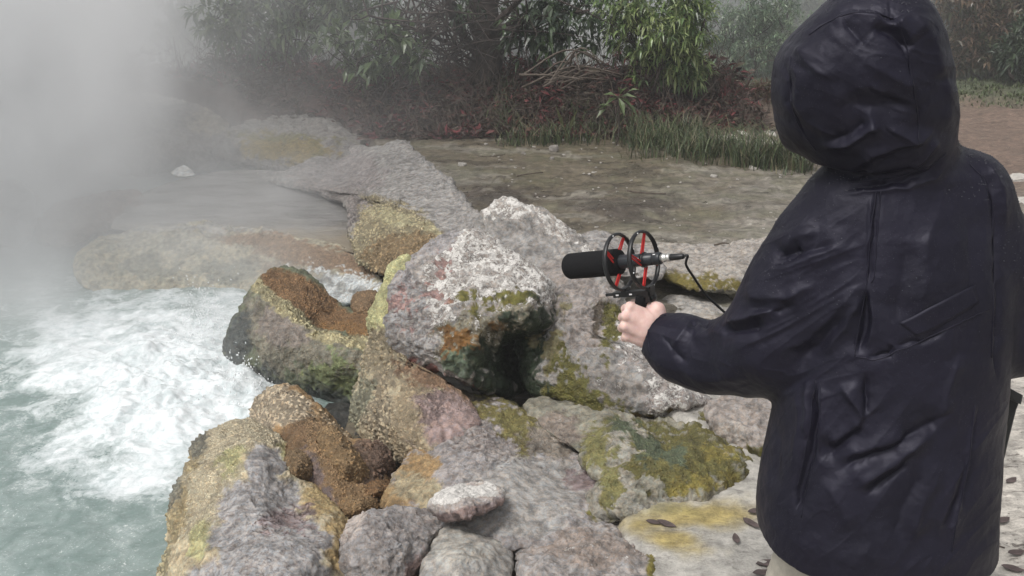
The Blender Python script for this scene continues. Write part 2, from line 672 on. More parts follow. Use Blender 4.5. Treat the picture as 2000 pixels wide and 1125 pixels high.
def rock(name, label, outline, center, ctrl, base, zones=(), edge=0.12, T=0.35, step=3.0, rough=1.0, cat="rock", group=None, foot=None, rnd=7, seed=None, facets=0, fcut=1.0):
    """solid boulder: outline and relief measured off the photograph, own distance, real thickness, closed back"""
    ROCKCOUNT[0] += 1
    sd = seed if seed is not None else ROCKCOUNT[0] * 5.31
    ol = np.asarray(outline, float)
    ol = np.concatenate([ol, ol[:1]])
    # round the polygon
    dens = []
    for k in range(len(ol) - 1):
        t = np.linspace(0, 1, 12, endpoint=False)[:, None]
        dens.append(ol[k] * (1 - t) + ol[k + 1] * t)
    dens = np.concatenate(dens)
    ker = np.ones(9) / 9
    dens = np.stack([np.convolve(np.concatenate([dens[-4:, k], dens[:, k], dens[:4, k]]), ker, 'valid') for k in (0, 1)], 1)
    c = np.asarray(center, float)
    rel = dens - c
    ang = np.arctan2(rel[:, 1], rel[:, 0])
    rad = np.hypot(rel[:, 0], rel[:, 1])
    o = np.argsort(ang)
    ang, rad = ang[o], rad[o]
    ang = np.concatenate([ang - 2 * np.pi, ang, ang + 2 * np.pi])
    rad = np.concatenate([rad] * 3)
    per = np.linalg.norm(np.diff(dens, axis=0), axis=1).sum()
    nt = int(np.clip(per / step, 40, 620))
    nr = int(np.clip(rad.mean() / step * 1.15, 14, 170))
    th = np.linspace(-np.pi, np.pi, nt, endpoint=False)
    r = np.interp(th, ang, rad)
    f = tps(ctrl)
    e = np.linspace(0, 1, nr + 1)[1:]
    rho = 1 - (1 - e) ** 1.25
    px = c[0] + rho[:, None] * r * np.cos(th)
    py = c[1] + rho[:, None] * r * np.sin(th)
    if cat != 'sinter lobe' and name != 'knobbly_rock':
        edge, rnd = edge * .7, max(rnd, 9)
    Yf = f(px, py) + edge * (1 - np.sqrt(np.maximum(1 - rho ** rnd, 0)))[:, None]
    rows = [at(px, py, Yf)]
    nb = max(8, nr // 5)
    pe, ye = (px[-1], py[-1]), Yf[-1]
    phi = np.linspace(0, np.pi / 2, nb + 1)[1:-1]
    rb = np.cos(phi)
    cy = float(ye.mean())
    for k, q in enumerate(rb):
        bx = c[0] + q * (pe[0] - c[0]) * (1 - 0.05 * (1 - q))
        by = c[1] + q * (pe[1] - c[1])
        yy = ye * q + cy * (1 - q) + T * math.sin(phi[k])
        rows.append(at(bx, by, yy)[None])
    V = np.concatenate([x.reshape(-1, 3) for x in rows])
    nrow = nr + len(rb)
    V = np.concatenate([V, at(c[0], c[1], f(np.array([c[0]]), np.array([c[1]]))), at(c[0], c[1], cy + T)[None]])
    j = np.arange(nt)
    Q = np.concatenate([np.stack([k * nt + j, (k + 1) * nt + j, (k + 1) * nt + (j + 1) % nt, k * nt + (j + 1) % nt], 1) for k in range(nrow - 1)])
    i0, i1 = len(V) - 2, len(V) - 1
    Tt = np.concatenate([np.stack([np.full(nt, i0), j, (j + 1) % nt], 1), np.stack([np.full(nt, i1), (nrow - 1) * nt + (j + 1) % nt, (nrow - 1) * nt + j], 1)])
    F = [Q, Tt]
    if facets:
        fr_ = np.random.default_rng(int(sd * 100))
        for _ in range(facets):
            nv = fr_.normal(size=3) + np.array([-.1, -.7, .45])
            nv /= np.linalg.norm(nv)
            s_ = V @ nv
            h_ = s_.max() - fcut * fr_.uniform(.035, .10) * (s_.max() - s_.min())
            V = V - nv * (np.maximum(s_ - h_, 0) * .8)[:, None]
    qx, qy = proj(V)
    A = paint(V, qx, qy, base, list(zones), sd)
    N = normals(V, F)
    # make sure normals look outward (towards the camera in front)
    if (N[: nr * nt] * (CAM - V[: nr * nt])).sum() < 0:
        F = [Q[:, ::-1], Tt[:, ::-1]]
        N = -N
    size = np.ptp(V, axis=0).max()
    lump = (1 - 0.35 * np.maximum(A['pebble'], A['grain'])) * A['rough']
    k = min(1.0, size / 0.8)
    d = 0.030 * k * fbm(V, 3.2 / max(k, .25), 3, 0.55, sd) + 0.012 * k * rough * lump * ridged(V, 9.0 / max(k, .4), 4, 0.55, sd + 5) - 0.008 * k
    d = d + 0.004 * fbm(V, 34, 2, 0.5, sd + 2) * lump + 0.007 * k * lump * ridged(V * [1, 1, 1.8], 16, 2, .5, sd + 14)
    if rough > 1.2:
        d = d + 0.012 * (rough - 1) * (np.floor(3 * fbm(V, 6, 2, 0.5, sd + 8)) / 3)
    V2 = V + N * d[:, None]
    loc = np.array([V2[:, 0].mean(), V2[:, 1].mean(), V2[:, 2].min()])
    me = mesh_from(name, V2 - loc, F, M_ROCK, True, A)
    ob = link(name, me, None, loc)
    tag(ob, label, cat, group)
    return ob


# ------------------------------------------------------------------ ground
WZ = -0.35      # spring water level
MZ = -0.15      # mud pool level
SHORE_Y = np.array([-8, 1.6, 2.4, 2.9, 3.4, 4.2, 5.0, 5.6, 6.0, 6.3, 7.0, 7.6, 8.2, 8.6, 9.2, 9.8, 10.6, 12, 60])
SHORE_X = np.array([-.9, -.9, -.85, -.72, -.62, -.62, -.66, -.8, -.9, -.95, -1.15, -1.3, -1.45, -1.55, -1.9, -3.0, -4.4, -6.5, -9])
# right-hand foot of the rock mass; the soil lies lower beneath the rocks
FOOT_Y = np.array([1.5, 2.0, 2.5, 2.75, 2.95, 3.2, 3.5, 4.0, 4.6, 5.2, 6.0, 7.0, 8.0, 9.0, 10.0])
FOOT_X = np.array([.30, .34, .36, .40, .66, .84, .66, .50, .34, .20, -.10, -.45, -.95, -1.35, -2.2])


def ground_z(X, Y, P=None):
    sh = np.interp(Y, SHORE_Y, SHORE_X)
    inb = sstep(0.0, 0.3, sh - X)
    mudzone = sstep(6.1, 6.3, Y) * sstep(-3.4, -2.8, X) * (1 - sstep(8.2, 8.6, Y))
    deep = -0.75 * (1 - mudzone) - 0.26 * mudzone
    z = deep * inb
    ft = np.interp(Y, FOOT_Y, FOOT_X)
    sink = sstep(0.0, 0.16, ft - X) * sstep(1.2, 1.8, Y) * (1 - sstep(9.2, 10.0, Y))
    z = np.minimum(z, -0.24 * sink)
    lm = 1 - sstep(1.9, 3.2, X)
    bank = sstep(8.8, 10.2, Y) * (0.32 - 0.62 * sstep(10.6, 12.6, Y)) * lm * (1 - inb)
    z = z + bank
    z = z + sstep(24, 55, Y) * 8.0 + sstep(9, 16, np.abs(X)) * 0.5 * (1 - inb)
    return z


def build_ground():
    xs = np.concatenate([-np.geomspace(45, 3.2, 60)[:-1], np.arange(-3.2, 4.2, 0.0125), np.geomspace(4.2, 45, 60)])
    ys = np.concatenate([np.linspace(-8, 1.0, 20)[:-1], np.geomspace(1.0, 12.5, 420), np.geomspace(12.5, 60, 60)[1:]])
    X, Y = np.meshgrid(xs, ys)
    z = ground_z(X, Y)
    V = np.stack([X.ravel(), Y.ravel(), z.ravel()], 1)
    P2 = V * [1, 1, 0]
    flat = np.exp(-((V[:, 1] - 5.5) / 3.5) ** 2)
    V[:, 2] += 0.022 * fbm(P2, 1.6, 4, 0.5, 2.2) + 0.010 * fbm(P2, 8, 4, 0.55, 5.5)
    V[:, 2] += sstep(8.8, 10, V[:, 1]) * 0.06 * fbm(P2, 3.0, 3, 0.6, 7.7)
    # thin crusty steps in the mud flat
    V[:, 2] += 0.012 * flat * np.floor(2.5 * fbm(P2 * [0.7, 1.5, 1], 1.5, 3, 0.6, 21))
    px, py = proj(V + [0, 0, 0])
    vis = V[:, 1] > 0.5
    px = np.where(vis, px, -5000)
    py = np.where(vis, py, 5000)
    x, y = V[:, 0], V[:, 1]
    n1 = fbm(P2, 1.3, 4, 0.6, 40)
    n2 = fbm(P2, 6, 4, 0.6, 50)
    tint = np.tile([0.130, 0.108, 0.074], (len(V), 1))
    wet = np.full(len(V), 0.7)
    lit = np.full(len(V), 0.8)

    def mixin(w, c):
        nonlocal tint
        w = np.clip(w, 0, 1)[:, None]
        tint = tint * (1 - w) + np.asarray(c) * w
    # greyer crust towards the person's side of the flat
    g = sstep(-0.4, 0.5, (x - 0.9) / 1.6 + 0.7 * n1 - 0.25 * (y - 5.2))
    mixin(g * 0.85, (0.235, 0.215, 0.185))
    wet = wet + 0.25 * (1 - g)
    mixin(sstep(.1, .5, n1 + .4 * n2) * 0.35 * (y < 9), (0.115, 0.108, 0.058))
    P3 = P2 * [0.55, 1.5, 1]
    c1 = fbm(P3, 1.9, 5, .62, 61)
    c2 = fbm(P3, 3.1, 5, .62, 77)
    mud_ = (y < 8.9) * sstep(2.8, 3.6, y)
    mixin(sstep(.20, .27, c1) * .55 * mud_, (0.255, 0.235, 0.20))
    mixin(sstep(.30, .36, c2) * .75 * mud_, (0.062, 0.052, 0.036))
    wet = np.maximum(wet, 1.25 * sstep(.28, .36, c2) * mud_)
    mixin(sstep(.22, .3, -c2) * .5 * mud_, (0.10, 0.098, 0.058))
    # dark wet hollows
    for (bx, by, rx, ry, a) in ((960, 385, 95, 20, .85), (1200, 400, 110, 22, .7), (1230, 425, 60, 14, .6)):
        d = sstep(-6, 8, blob_sd(px, py, (bx, by, rx, ry)) + 14 * n2 + 8 * n1)
        mixin(d * a, (0.055, 0.042, 0.032))
        wet = np.maximum(wet, d * 1.3)
    # pale sinter pan at the person's feet
    pan = sstep(4.2, 3.3, y - 0.12 * x + 0.25 * n1) * sstep(0.15, 0.35, x + 0.1 * n2)
    mixin(pan, (0.40, 0.38, 0.345))
    lit = lit * (1 - 0.55 * pan)
    rt = sstep(1.35, 1.6, x) * sstep(7, 3.2, y)
    lit = np.maximum(lit, rt * 1.0)
    mixin(rt * 0.6, (0.45, 0.41, 0.36))
    ys_ = np.maximum(sstep(-14, 16, blob_sd(px, py, (1345, 1010, 130, 26, -6)) + 16 * n2), sstep(-14, 16, blob_sd(px, py, (1330, 1055, 70, 26, 10)) + 16 * n2))
    mixin(ys_ * 0.9, (0.40, 0.31, 0.105))
    mixin(sstep(-10, 14, blob_sd(px, py, (1300, 995, 60, 16, 0)) + 14 * n2) * .6, (0.24, 0.21, 0.075))
    # red brown bank under the shrubs
    bk = sstep(8.5, 9.3, y + 0.35 * n1) * (1 - sstep(2.0, 2.9, x + .3 * n1))
    mixin(bk, (0.062, 0.035, 0.030))
    # bare brown earth far right then grass
    rb = sstep(2.2, 3.0, x + .3 * n1) * sstep(5.8, 7.6, y)
    mixin(rb, (0.155, 0.108, 0.082))
    mixin(sstep(10.3, 11.6, y + .5 * n1) * sstep(2.2, 3.0, x), (0.075, 0.09, 0.05))
    mixin(sstep(13, 17, y), (0.06, 0.075, 0.045))
    mixin(sstep(0.1, 0.3, np.interp(y, SHORE_Y, SHORE_X) - x) * (y < 9), (0.22, 0.2, 0.17))
    wet = wet * (1 - bk) * (1 - 0.6 * rb)
    nx, ny = len(xs), len(ys)
    i = (np.arange(ny - 1)[:, None] * nx + np.arange(nx - 1)[None]).ravel()
    Q = np.stack([i, i + 1, i + nx + 1, i + nx], 1)
    o = link("ground", mesh_from("ground", V, Q, M_GROUND, True, dict(tint=tint, wet=wet, litter=lit)))
    tag(o, "wet mud flat and pale sinter ground around the hot spring", kind='structure')
    return o


build_ground()


def gz(x, y):
    x = np.atleast_1d(np.asarray(x, float))
    y = np.atleast_1d(np.asarray(y, float))
    z = ground_z(x, y)
    P2 = np.stack([x, y, 0 * x], 1)
    z = z + 0.022 * fbm(P2, 1.6, 4, 0.5, 2.2) + 0.010 * fbm(P2, 8, 4, 0.55, 5.5) + sstep(8.8, 10, y) * 0.06 * fbm(P2, 3.0, 3, 0.6, 7.7)
    flat = np.exp(-((y - 5.5) / 3.5) ** 2)
    z = z + 0.012 * flat * np.floor(2.5 * fbm(P2 * [0.7, 1.5, 1], 1.5, 3, 0.6, 21))
    return z


def ong(px, py):
    """ground point under a photo pixel"""
    z = 0.0
    for _ in range(6):
        p = on(px, py, z)
        z = float(gz(p[0], p[1])[0])
    return np.array([p[0], p[1], z])


# ------------------------------------------------------------------ spring water
def build_water():
    xs = np.concatenate([np.linspace(-9, -3.4, 60)[:-1], np.arange(-3.4, 0.1, 0.011)])
    ys = np.concatenate([np.linspace(0.6, 2.4, 60)[:-1], np.arange(2.4, 6.6, 0.011), np.linspace(6.6, 13, 50)])
    X, Y = np.meshgrid(xs, ys)
    V = np.stack([X.ravel(), Y.ravel(), np.full(X.size, WZ)], 1)
    px, py = proj(V)
    sd = np.full(len(V), -400.0)
    for b in ((310, 760, 130, 90, -25), (320, 850, 100, 50, 0), (440, 785, 80, 80, 0), (220, 710, 60, 34, 0), (430, 690, 60, 50, -20)):
        sd = np.maximum(sd, blob_sd(px, py, b))
    n = fbm(V, 3.0, 5, 0.6, 3)
    foam = sstep(-190, 60, sd + 60 * n)
    boil = np.exp(-(((px - 330) / 170) ** 2 + ((py - 765) / 110) ** 2))
    boil = np.maximum(boil, 0.75 * np.exp(-(((px - 480) / 70) ** 2 + ((py - 765) / 60) ** 2)))
    turb = np.clip(0.35 + 0.9 * boil, 0, 1)
    V[:, 2] += 0.09 * boil + (0.010 + 0.06 * boil) * fbm(V, 4.0, 4, 0.5, 12) + (0.003 + 0.016 * boil) * ridged(V * [1, 1.6, 1], 11, 3, 0.5, 31)
    V[:, 2] += (0.001 + 0.0015 * boil) * fbm(V, 45, 3, 0.6, 8)
    nx, ny = len(xs), len(ys)
    i = (np.arange(ny - 1)[:, None] * nx + np.arange(nx - 1)[None]).ravel()
    Q = np.stack([i, i + 1, i + nx + 1, i + nx], 1)
    o = link("spring_water", mesh_from("spring_water", V, Q, M_WATER, True, dict(foam=foam, turb=turb)))
    tag(o, "milky green hot spring water boiling white in the middle", kind='structure')


build_water()


def ico():
    t = (1 + 5 ** .5) / 2
    v = np.array([[-1, t, 0], [1, t, 0], [-1, -t, 0], [1, -t, 0], [0, -1, t], [0, 1, t], [0, -1, -t], [0, 1, -t], [t, 0, -1], [t, 0, 1], [-t, 0, -1], [-t, 0, 1]])
    f = np.array([[0, 11, 5], [0, 5, 1], [0, 1, 7], [0, 7, 10], [0, 10, 11], [1, 5, 9], [5, 11, 4], [11, 10, 2], [10, 7, 6], [7, 1, 8], [3, 9, 4], [3, 4, 2], [3, 2, 6], [3, 6, 8], [3, 8, 9], [4, 9, 5], [2, 4, 11], [6, 2, 10], [8, 6, 7], [9, 8, 1]])
    return v / np.linalg.norm(v[0]), f


def build_splash():
    V0, F0 = ico()
    items = []
    M_DROP = simple("water_drop", (0.85, 0.87, 0.88), 0.25, 0.5)
    for (cx, cy, Y, n, sx, sz) in ((390, 625, 5.1, 320, .05, .11), (470, 745, 4.35, 520, .09, .07), (420, 640, 4.9, 260, .12, .05), (330, 680, 4.8, 200, .25, .04)):
        c = at(cx, cy, Y)
        for k in range(n):
            p = c + np.array([random.gauss(0, sx), random.gauss(0, .15), abs(random.gauss(0, sz)) - .03])
            r = random.uniform(.0013, .0042)
            q = V0 * r * [1, 1, random.uniform(1, 2.2)] + p
            items.append((q, F0))
    V, F = merge(items)
    o = link("splash_drops", mesh_from("splash_drops", V, F, M_DROP, True))
    tag(o, "white droplets thrown up by the boiling water", kind='stuff')


build_splash()


def build_mud_pool():
    pts = np.array([(225, 446), (250, 415), (330, 360), (440, 335), (540, 335), (610, 350), (665, 385), (700, 430), (716, 480), (700, 496), (640, 478), (580, 466), (530, 454), (400, 449), (300, 452)], float)
    P = on(pts[:, 0], pts[:, 1], MZ)
    c = P.mean(0)
    nt, nr = 220, 90
    d = P - c
    ang = np.arctan2(d[:, 1], d[:, 0])
    rad = np.hypot(d[:, 0], d[:, 1]) * 1.03
    o = np.argsort(ang)
    ang, rad = ang[o], rad[o]
    th = np.linspace(-np.pi, np.pi, nt, endpoint=False)
    r = np.interp(th, np.concatenate([ang - 2 * np.pi, ang, ang + 2 * np.pi]), np.concatenate([rad] * 3))
    rho = np.linspace(0.02, 1, nr)[:, None]
    V = np.stack([c[0] + rho * r * np.cos(th), c[1] + rho * r * np.sin(th), np.full((nr, nt), MZ)], -1).reshape(-1, 3)
    V[:, 2] += 0.004 * fbm(V, 5, 4, .6, 3)
    j = np.arange(nt)
    Q = np.concatenate([np.stack([k * nt + j, k * nt + (j + 1) % nt, (k + 1) * nt + (j + 1) % nt, (k + 1) * nt + j], 1)[:, ::-1] for k in range(nr - 1)])
    V = np.concatenate([V, c[None] * [1, 1, 0] + [0, 0, MZ]])
    Tt = np.stack([np.full(nt, len(V) - 1), (j + 1) % nt, j], 1)[:, ::-1]
    px, py = proj(V)
    edge = sstep(425, 480, py + 14 * fbm(V, 6, 3, .6, 4)) * .8
    N = normals(V, [Q, Tt])
    if N[:, 2].mean() < 0:
        Q, Tt = Q[:, ::-1], Tt[:, ::-1]
    o = link("mud_pool_water", mesh_from("mud_pool_water", V, [Q, Tt], M_MUD, True, dict(edge=edge)))
    tag(o, "grey opaque mud pool behind the boiling spring", kind='structure')


build_mud_pool()

# ------------------------------------------------------------------ rocks
GREY = (0.29, 0.28, 0.268)
MAUVE = (0.305, 0.29, 0.284)
CREAM = (0.50, 0.415, 0.25)
BROWN = (0.265, 0.155, 0.075)
OCHRE = (0.36, 0.225, 0.09)
PALE = (0.52, 0.47, 0.40)
GREEN = (0.13, 0.145, 0.095)
MOSS = (0.125, 0.115, 0.028)
ALGAE_SHADE = (0.022, 0.035, 0.018)  # green algae, darkened to paint in the shade of the undercut
RUST = (0.17, 0.085, 0.022)
RED = (0.31, 0.15, 0.13)
PINK = (0.33, 0.245, 0.23)
YGREEN = (0.48, 0.46, 0.25)

# the big boulder: front block with torn white crust, undercut, stained and painted with shade below
rock("boulder", "large grey boulder with torn white crust and dark green undercut, left of the microphone",
     [(762, 640), (765, 570), (780, 512), (812, 485), (835, 470), (880, 463), (936, 456), (985, 478), (1035, 518), (1074, 562), (1094, 592),
      (1086, 632), (1055, 695), (1037, 755), (1010, 786), (960, 772), (900, 746), (850, 726), (800, 708), (768, 682)],
     (930, 610),
     [(766, 600, 3.92), (790, 515, 4.12), (835, 475, 4.22), (900, 465, 4.22), (945, 462, 4.20), (1040, 525, 4.02), (1088, 592, 3.84), (880, 560, 3.92), (960, 540, 3.93),
      (1020, 570, 3.80), (870, 640, 3.66), (960, 630, 3.64), (1030, 620, 3.68), (800, 640, 3.76), (775, 685, 3.70), (870, 700, 3.52), (930, 690, 3.62), (1000, 690, 4.02), (1040, 670, 4.00), (960, 755, 3.66), (1010, 780, 3.78), (980, 730, 3.86), (900, 742, 3.56), (850, 722, 3.58)],
     (0.32, 0.295, 0.28),
     [dict(b=[(960, 530, 150, 75, 20), (1010, 560, 80, 40, 35), (900, 500, 70, 40), (870, 580, 60, 90)], crust=0.62, pit=0.6, s=14, w=30),
      dict(b=[(800, 620, 52, 80, 0), (820, 670, 60, 40)], c=MAUVE, crust=0.28, crack=.6, s=10, w=25),
      dict(b=[(850, 480, 60, 25, -30), (790, 530, 20, 40)], c=(0.3, 0.28, 0.28), crust=.35, s=8, w=15),
      dict(b=[(930, 660, 80, 60, 10), (1000, 640, 90, 50)], c=(0.22, 0.20, 0.15), crust=0.5, pit=.8, s=16, w=36),
      dict(b=[(915, 680, 52, 24, 35), (900, 655, 30, 22), (985, 640, 26, 14), (890, 690, 18, 30)], c=RUST, crust=.2, pit=.5, wet=.6, s=6, w=26),
      dict(b=[(905, 585, 12, 14), (960, 600, 14, 10), (1000, 580, 22, 12), (925, 620, 10, 26)], c=MOSS, crust=.15, pit=.5, s=5, w=22),
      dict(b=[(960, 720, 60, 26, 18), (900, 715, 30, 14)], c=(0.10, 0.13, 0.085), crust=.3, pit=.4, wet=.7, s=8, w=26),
      dict(b=[(1005, 690, 56, 70, 12), (975, 745, 66, 30, 15), (1045, 660, 36, 60, 20), (950, 700, 30, 40)], c=ALGAE_SHADE, crust=.10, wet=.9, pit=.2, s=10, w=30),
      dict(b=[(845, 545, 20, 8, -50), (830, 575, 26, 7), (800, 590, 26, 6), (815, 610, 40, 5, 10), (800, 645, 24, 5, 15), (860, 530, 10, 18, 30), (870, 595, 20, 6, 40)], c=RED, crust=.12, s=2, w=22, a=.6),
      dict(b=[(800, 705, 50, 8, 20), (860, 730, 50, 8, 20)], c=(0.30, 0.10, 0.075), crust=.05, s=5, w=14, a=.85),
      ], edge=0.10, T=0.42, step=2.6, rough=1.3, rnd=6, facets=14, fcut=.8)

rock("boulder", "long grey boulder sloping from a white speckled crest down under the outstretched sleeve",
     [(930, 455), (938, 415), (962, 393), (1000, 388), (1050, 405), (1090, 438), (1120, 462), (1150, 476), (1190, 518), (1210, 565), (1218, 635), (1245, 690), (1292, 735),
      (1340, 760), (1384, 775), (1391, 800), (1362, 836), (1300, 850), (1250, 842), (1190, 824), (1130, 806), (1082, 778), (1045, 765), (1025, 700), (990, 600), (955, 500)],
     (1105, 625),
     [(1000, 392, 4.72), (940, 440, 4.72), (1060, 415, 4.66), (1150, 482, 4.45), (1050, 490, 4.45), (1205, 575, 4.05), (1130, 560, 4.05), (1070, 600, 3.95), (1150, 660, 3.78), (1220, 660, 3.80), (1100, 700, 3.72),
      (1060, 740, 3.72), (1180, 740, 3.55), (1260, 740, 3.55), (1340, 770, 3.50), (1380, 790, 3.50), (1130, 790, 3.55), (1220, 815, 3.45), (1320, 840, 3.42), (980, 560, 4.3)],
     (0.262, 0.248, 0.236),
     [dict(b=[(1030, 700, 44, 90, 0), (1050, 640, 30, 60, 20), (1060, 760, 40, 26)], c=ALGAE_SHADE, wet=.8, crust=.08, s=8, w=24),  # side next to the cave painted dark to deepen its shade
      dict(b=[(1010, 410, 70, 26, 20), (1080, 450, 70, 22, 38), (1150, 500, 40, 14, 45), (960, 410, 30, 20)], c=(.36, .33, .31), crust=0.64, s=12, w=25),
      dict(b=[(1060, 520, 100, 60, 35)], c=(0.265, 0.25, 0.24), crust=.12, rough=.6, s=16, w=20),
      dict(b=[(1110, 560, 70, 50, 30), (1150, 620, 60, 70)], c=(0.28, 0.25, 0.235), crust=.2, pit=.35, s=16, w=20),
      dict(b=[(1240, 700, 50, 40, 45), (1300, 780, 60, 40, 20), (1200, 660, 20, 50), (1360, 790, 30, 26)], c=(.32, .29, .28), crust=.58, pit=.7, s=12, w=30),
      dict(b=[(1180, 760, 70, 40, 20)], c=(.205, .188, .175), crust=.4, pit=.6, s=12, w=26),
      dict(b=[(1080, 690, 14, 70, 10), (1060, 640, 12, 40, 25)], c=(0.16, 0.14, 0.075), crust=.25, s=6, w=16),
      dict(b=[(1120, 770, 50, 36, 30), (1100, 740, 26, 40), (1200, 810, 60, 22, 15), (1190, 655, 14, 42), (1280, 835, 80, 22, 0), (1345, 820, 30, 20)], c=MOSS, crust=.12, pit=.45, wet=.5, grain=.6, s=8, w=30),
      dict(b=[(1250, 830, 60, 18, 8), (1330, 800, 16, 20)], c=(.15, .095, .03), grain=.6, s=6, w=20),
      dict(b=[(1165, 640, 6, 30, 5), (1195, 560, 8, 20)], c=(.10, .08, .06), s=4, w=10)],
     edge=0.10, T=0.5, step=2.8, rough=1.15, rnd=6, facets=12, fcut=.4)

# cauldron-shaped rock at the water
rock("cauldron_rock", "hollow green grey rock in the water with a brown knobbly inside and pale rim",
     [(498, 548), (520, 528), (545, 518), (585, 527), (615, 550), (640, 580), (662, 604), (700, 612), (727, 622), (748, 660), (742, 705), (724, 760), (700, 815), (668, 812),
      (630, 800), (590, 790), (540, 780), (480, 765), (443, 750), (440, 690), (450, 640), (473, 600), (485, 565)],
     (590, 665),
     [(498, 550, 4.72), (545, 520, 5.0), (600, 545, 4.98), (650, 600, 4.86), (700, 615, 4.72), (740, 650, 4.32), (480, 600, 4.62), (445, 700, 4.56), (450, 740, 4.55), (540, 590, 4.58), (600, 630, 4.45), (660, 655, 4.33),
      (700, 665, 4.26), (600, 580, 4.76), (650, 630, 4.62), (690, 640, 4.5), (520, 680, 4.36), (600, 700, 4.22), (680, 720, 4.12), (540, 770, 4.44), (630, 790, 4.30), (690, 800, 4.15), (730, 740, 4.1)],
     GREEN,
     [dict(b=[(560, 650, 110, 70, 25), (640, 690, 90, 40, 10)], c=(0.20, 0.185, 0.145), grain=.35, s=16, w=26, crust=.1),
      dict(b=[(560, 640, 60, 40, 20)], c=(0.235, 0.20, 0.18), s=16, w=20, a=.8),
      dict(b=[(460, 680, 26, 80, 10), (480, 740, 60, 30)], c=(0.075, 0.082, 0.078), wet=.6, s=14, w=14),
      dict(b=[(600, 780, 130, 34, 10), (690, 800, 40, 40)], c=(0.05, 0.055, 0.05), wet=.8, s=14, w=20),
      dict(b=[(630, 725, 30, 18), (665, 700, 18, 30), (690, 745, 28, 20)], c=(0.20, 0.23, 0.115), s=8, w=22, crust=.1),
      dict(b=[(555, 565, 58, 34, 30), (610, 600, 60, 34, 35), (670, 630, 60, 18, 15), (700, 632, 30, 18)], c=BROWN, grain=1.0, s=6, w=6),
      dict(b=[(690, 645, 40, 12, 15), (640, 640, 18, 10, 30)], c=(.30, .17, .07), grain=1.0, s=6, w=6),
      dict(b=[(503, 556, 12, 20, -20), (540, 588, 54, 13, 38), (592, 628, 46, 13, 38), (640, 660, 44, 12, 16), (700, 672, 44, 12, 6)], c=(0.52, 0.46, 0.28), pebble=.8, s=5, w=7)],
     edge=0.07, T=0.35, step=2.5, rough=0.9, rnd=5)

rock("knobbly_rock", "small round brown knob of sinter beside the little cascade",
     [(682, 600), (684, 580), (700, 567), (725, 566), (745, 578), (748, 605), (740, 625), (700, 628)], (715, 597),
     [(690, 580, 4.9), (715, 570, 4.92), (740, 590, 4.85), (715, 600, 4.72), (715, 622, 4.7)], (0.30, 0.20, 0.115),
     [dict(b=[(715, 590, 60, 60)], grain=1.0, pebble=.3)], edge=0.08, T=0.14, step=2.5, rough=.5)

# cream flowstone draped under the boulder
rock("flowstone", "cream knobbly flowstone draped down the left side beneath the boulder",
     [(800, 488), (775, 500), (757, 528), (748, 560), (730, 592), (724, 625), (726, 655), (712, 700), (694, 745), (682, 790), (684, 830), (700, 850), (728, 868), (752, 898), (775, 905), (800, 892),
      (850, 885), (900, 860), (935, 820), (905, 765), (860, 742), (820, 722), (800, 700), (792, 640), (800, 570), (815, 520)],
     (768, 690),
     [(795, 492, 4.22), (760, 540, 4.18), (730, 610, 4.10), (780, 600, 4.05), (725, 660, 4.02), (775, 660, 3.90), (700, 740, 3.92), (750, 740, 3.72), (800, 730, 3.66), (690, 820, 3.78), (740, 820, 3.52), (800, 800, 3.42),
      (870, 770, 3.52), (770, 895, 3.36), (830, 870, 3.22), (900, 820, 3.36)],
     (0.40, 0.34, 0.235),
     [dict(b=[(770, 560, 60, 110, 15)], c=YGREEN, grain=.7, s=14, w=14),
      dict(b=[(760, 690, 60, 50)], c=(0.38, 0.32, 0.22), pebble=.9, s=12, w=14),
      dict(b=[(760, 830, 36, 90, -15), (730, 780, 30, 60, 20)], c=(0.45, 0.375, 0.265), pebble=1.0, grain=.4, s=12, w=16),
      dict(b=[(700, 790, 20, 60, 15)], c=(.26, .25, .18), pebble=.8, s=8, w=14),
      dict(b=[(820, 790, 50, 60, 30), (800, 850, 40, 40)], c=(0.41, 0.33, 0.22), pebble=.6, grain=.6, s=14, w=14),
      dict(b=[(840, 740, 70, 22, 25), (900, 780, 50, 30, 40)], c=(0.25, 0.16, 0.10), grain=.5, s=10, w=14),
      dict(b=[(880, 830, 60, 40, -20), (860, 790, 40, 26)], c=PINK, s=14, w=16)],
     edge=0.10, T=0.3, step=2.5, rough=0.75)

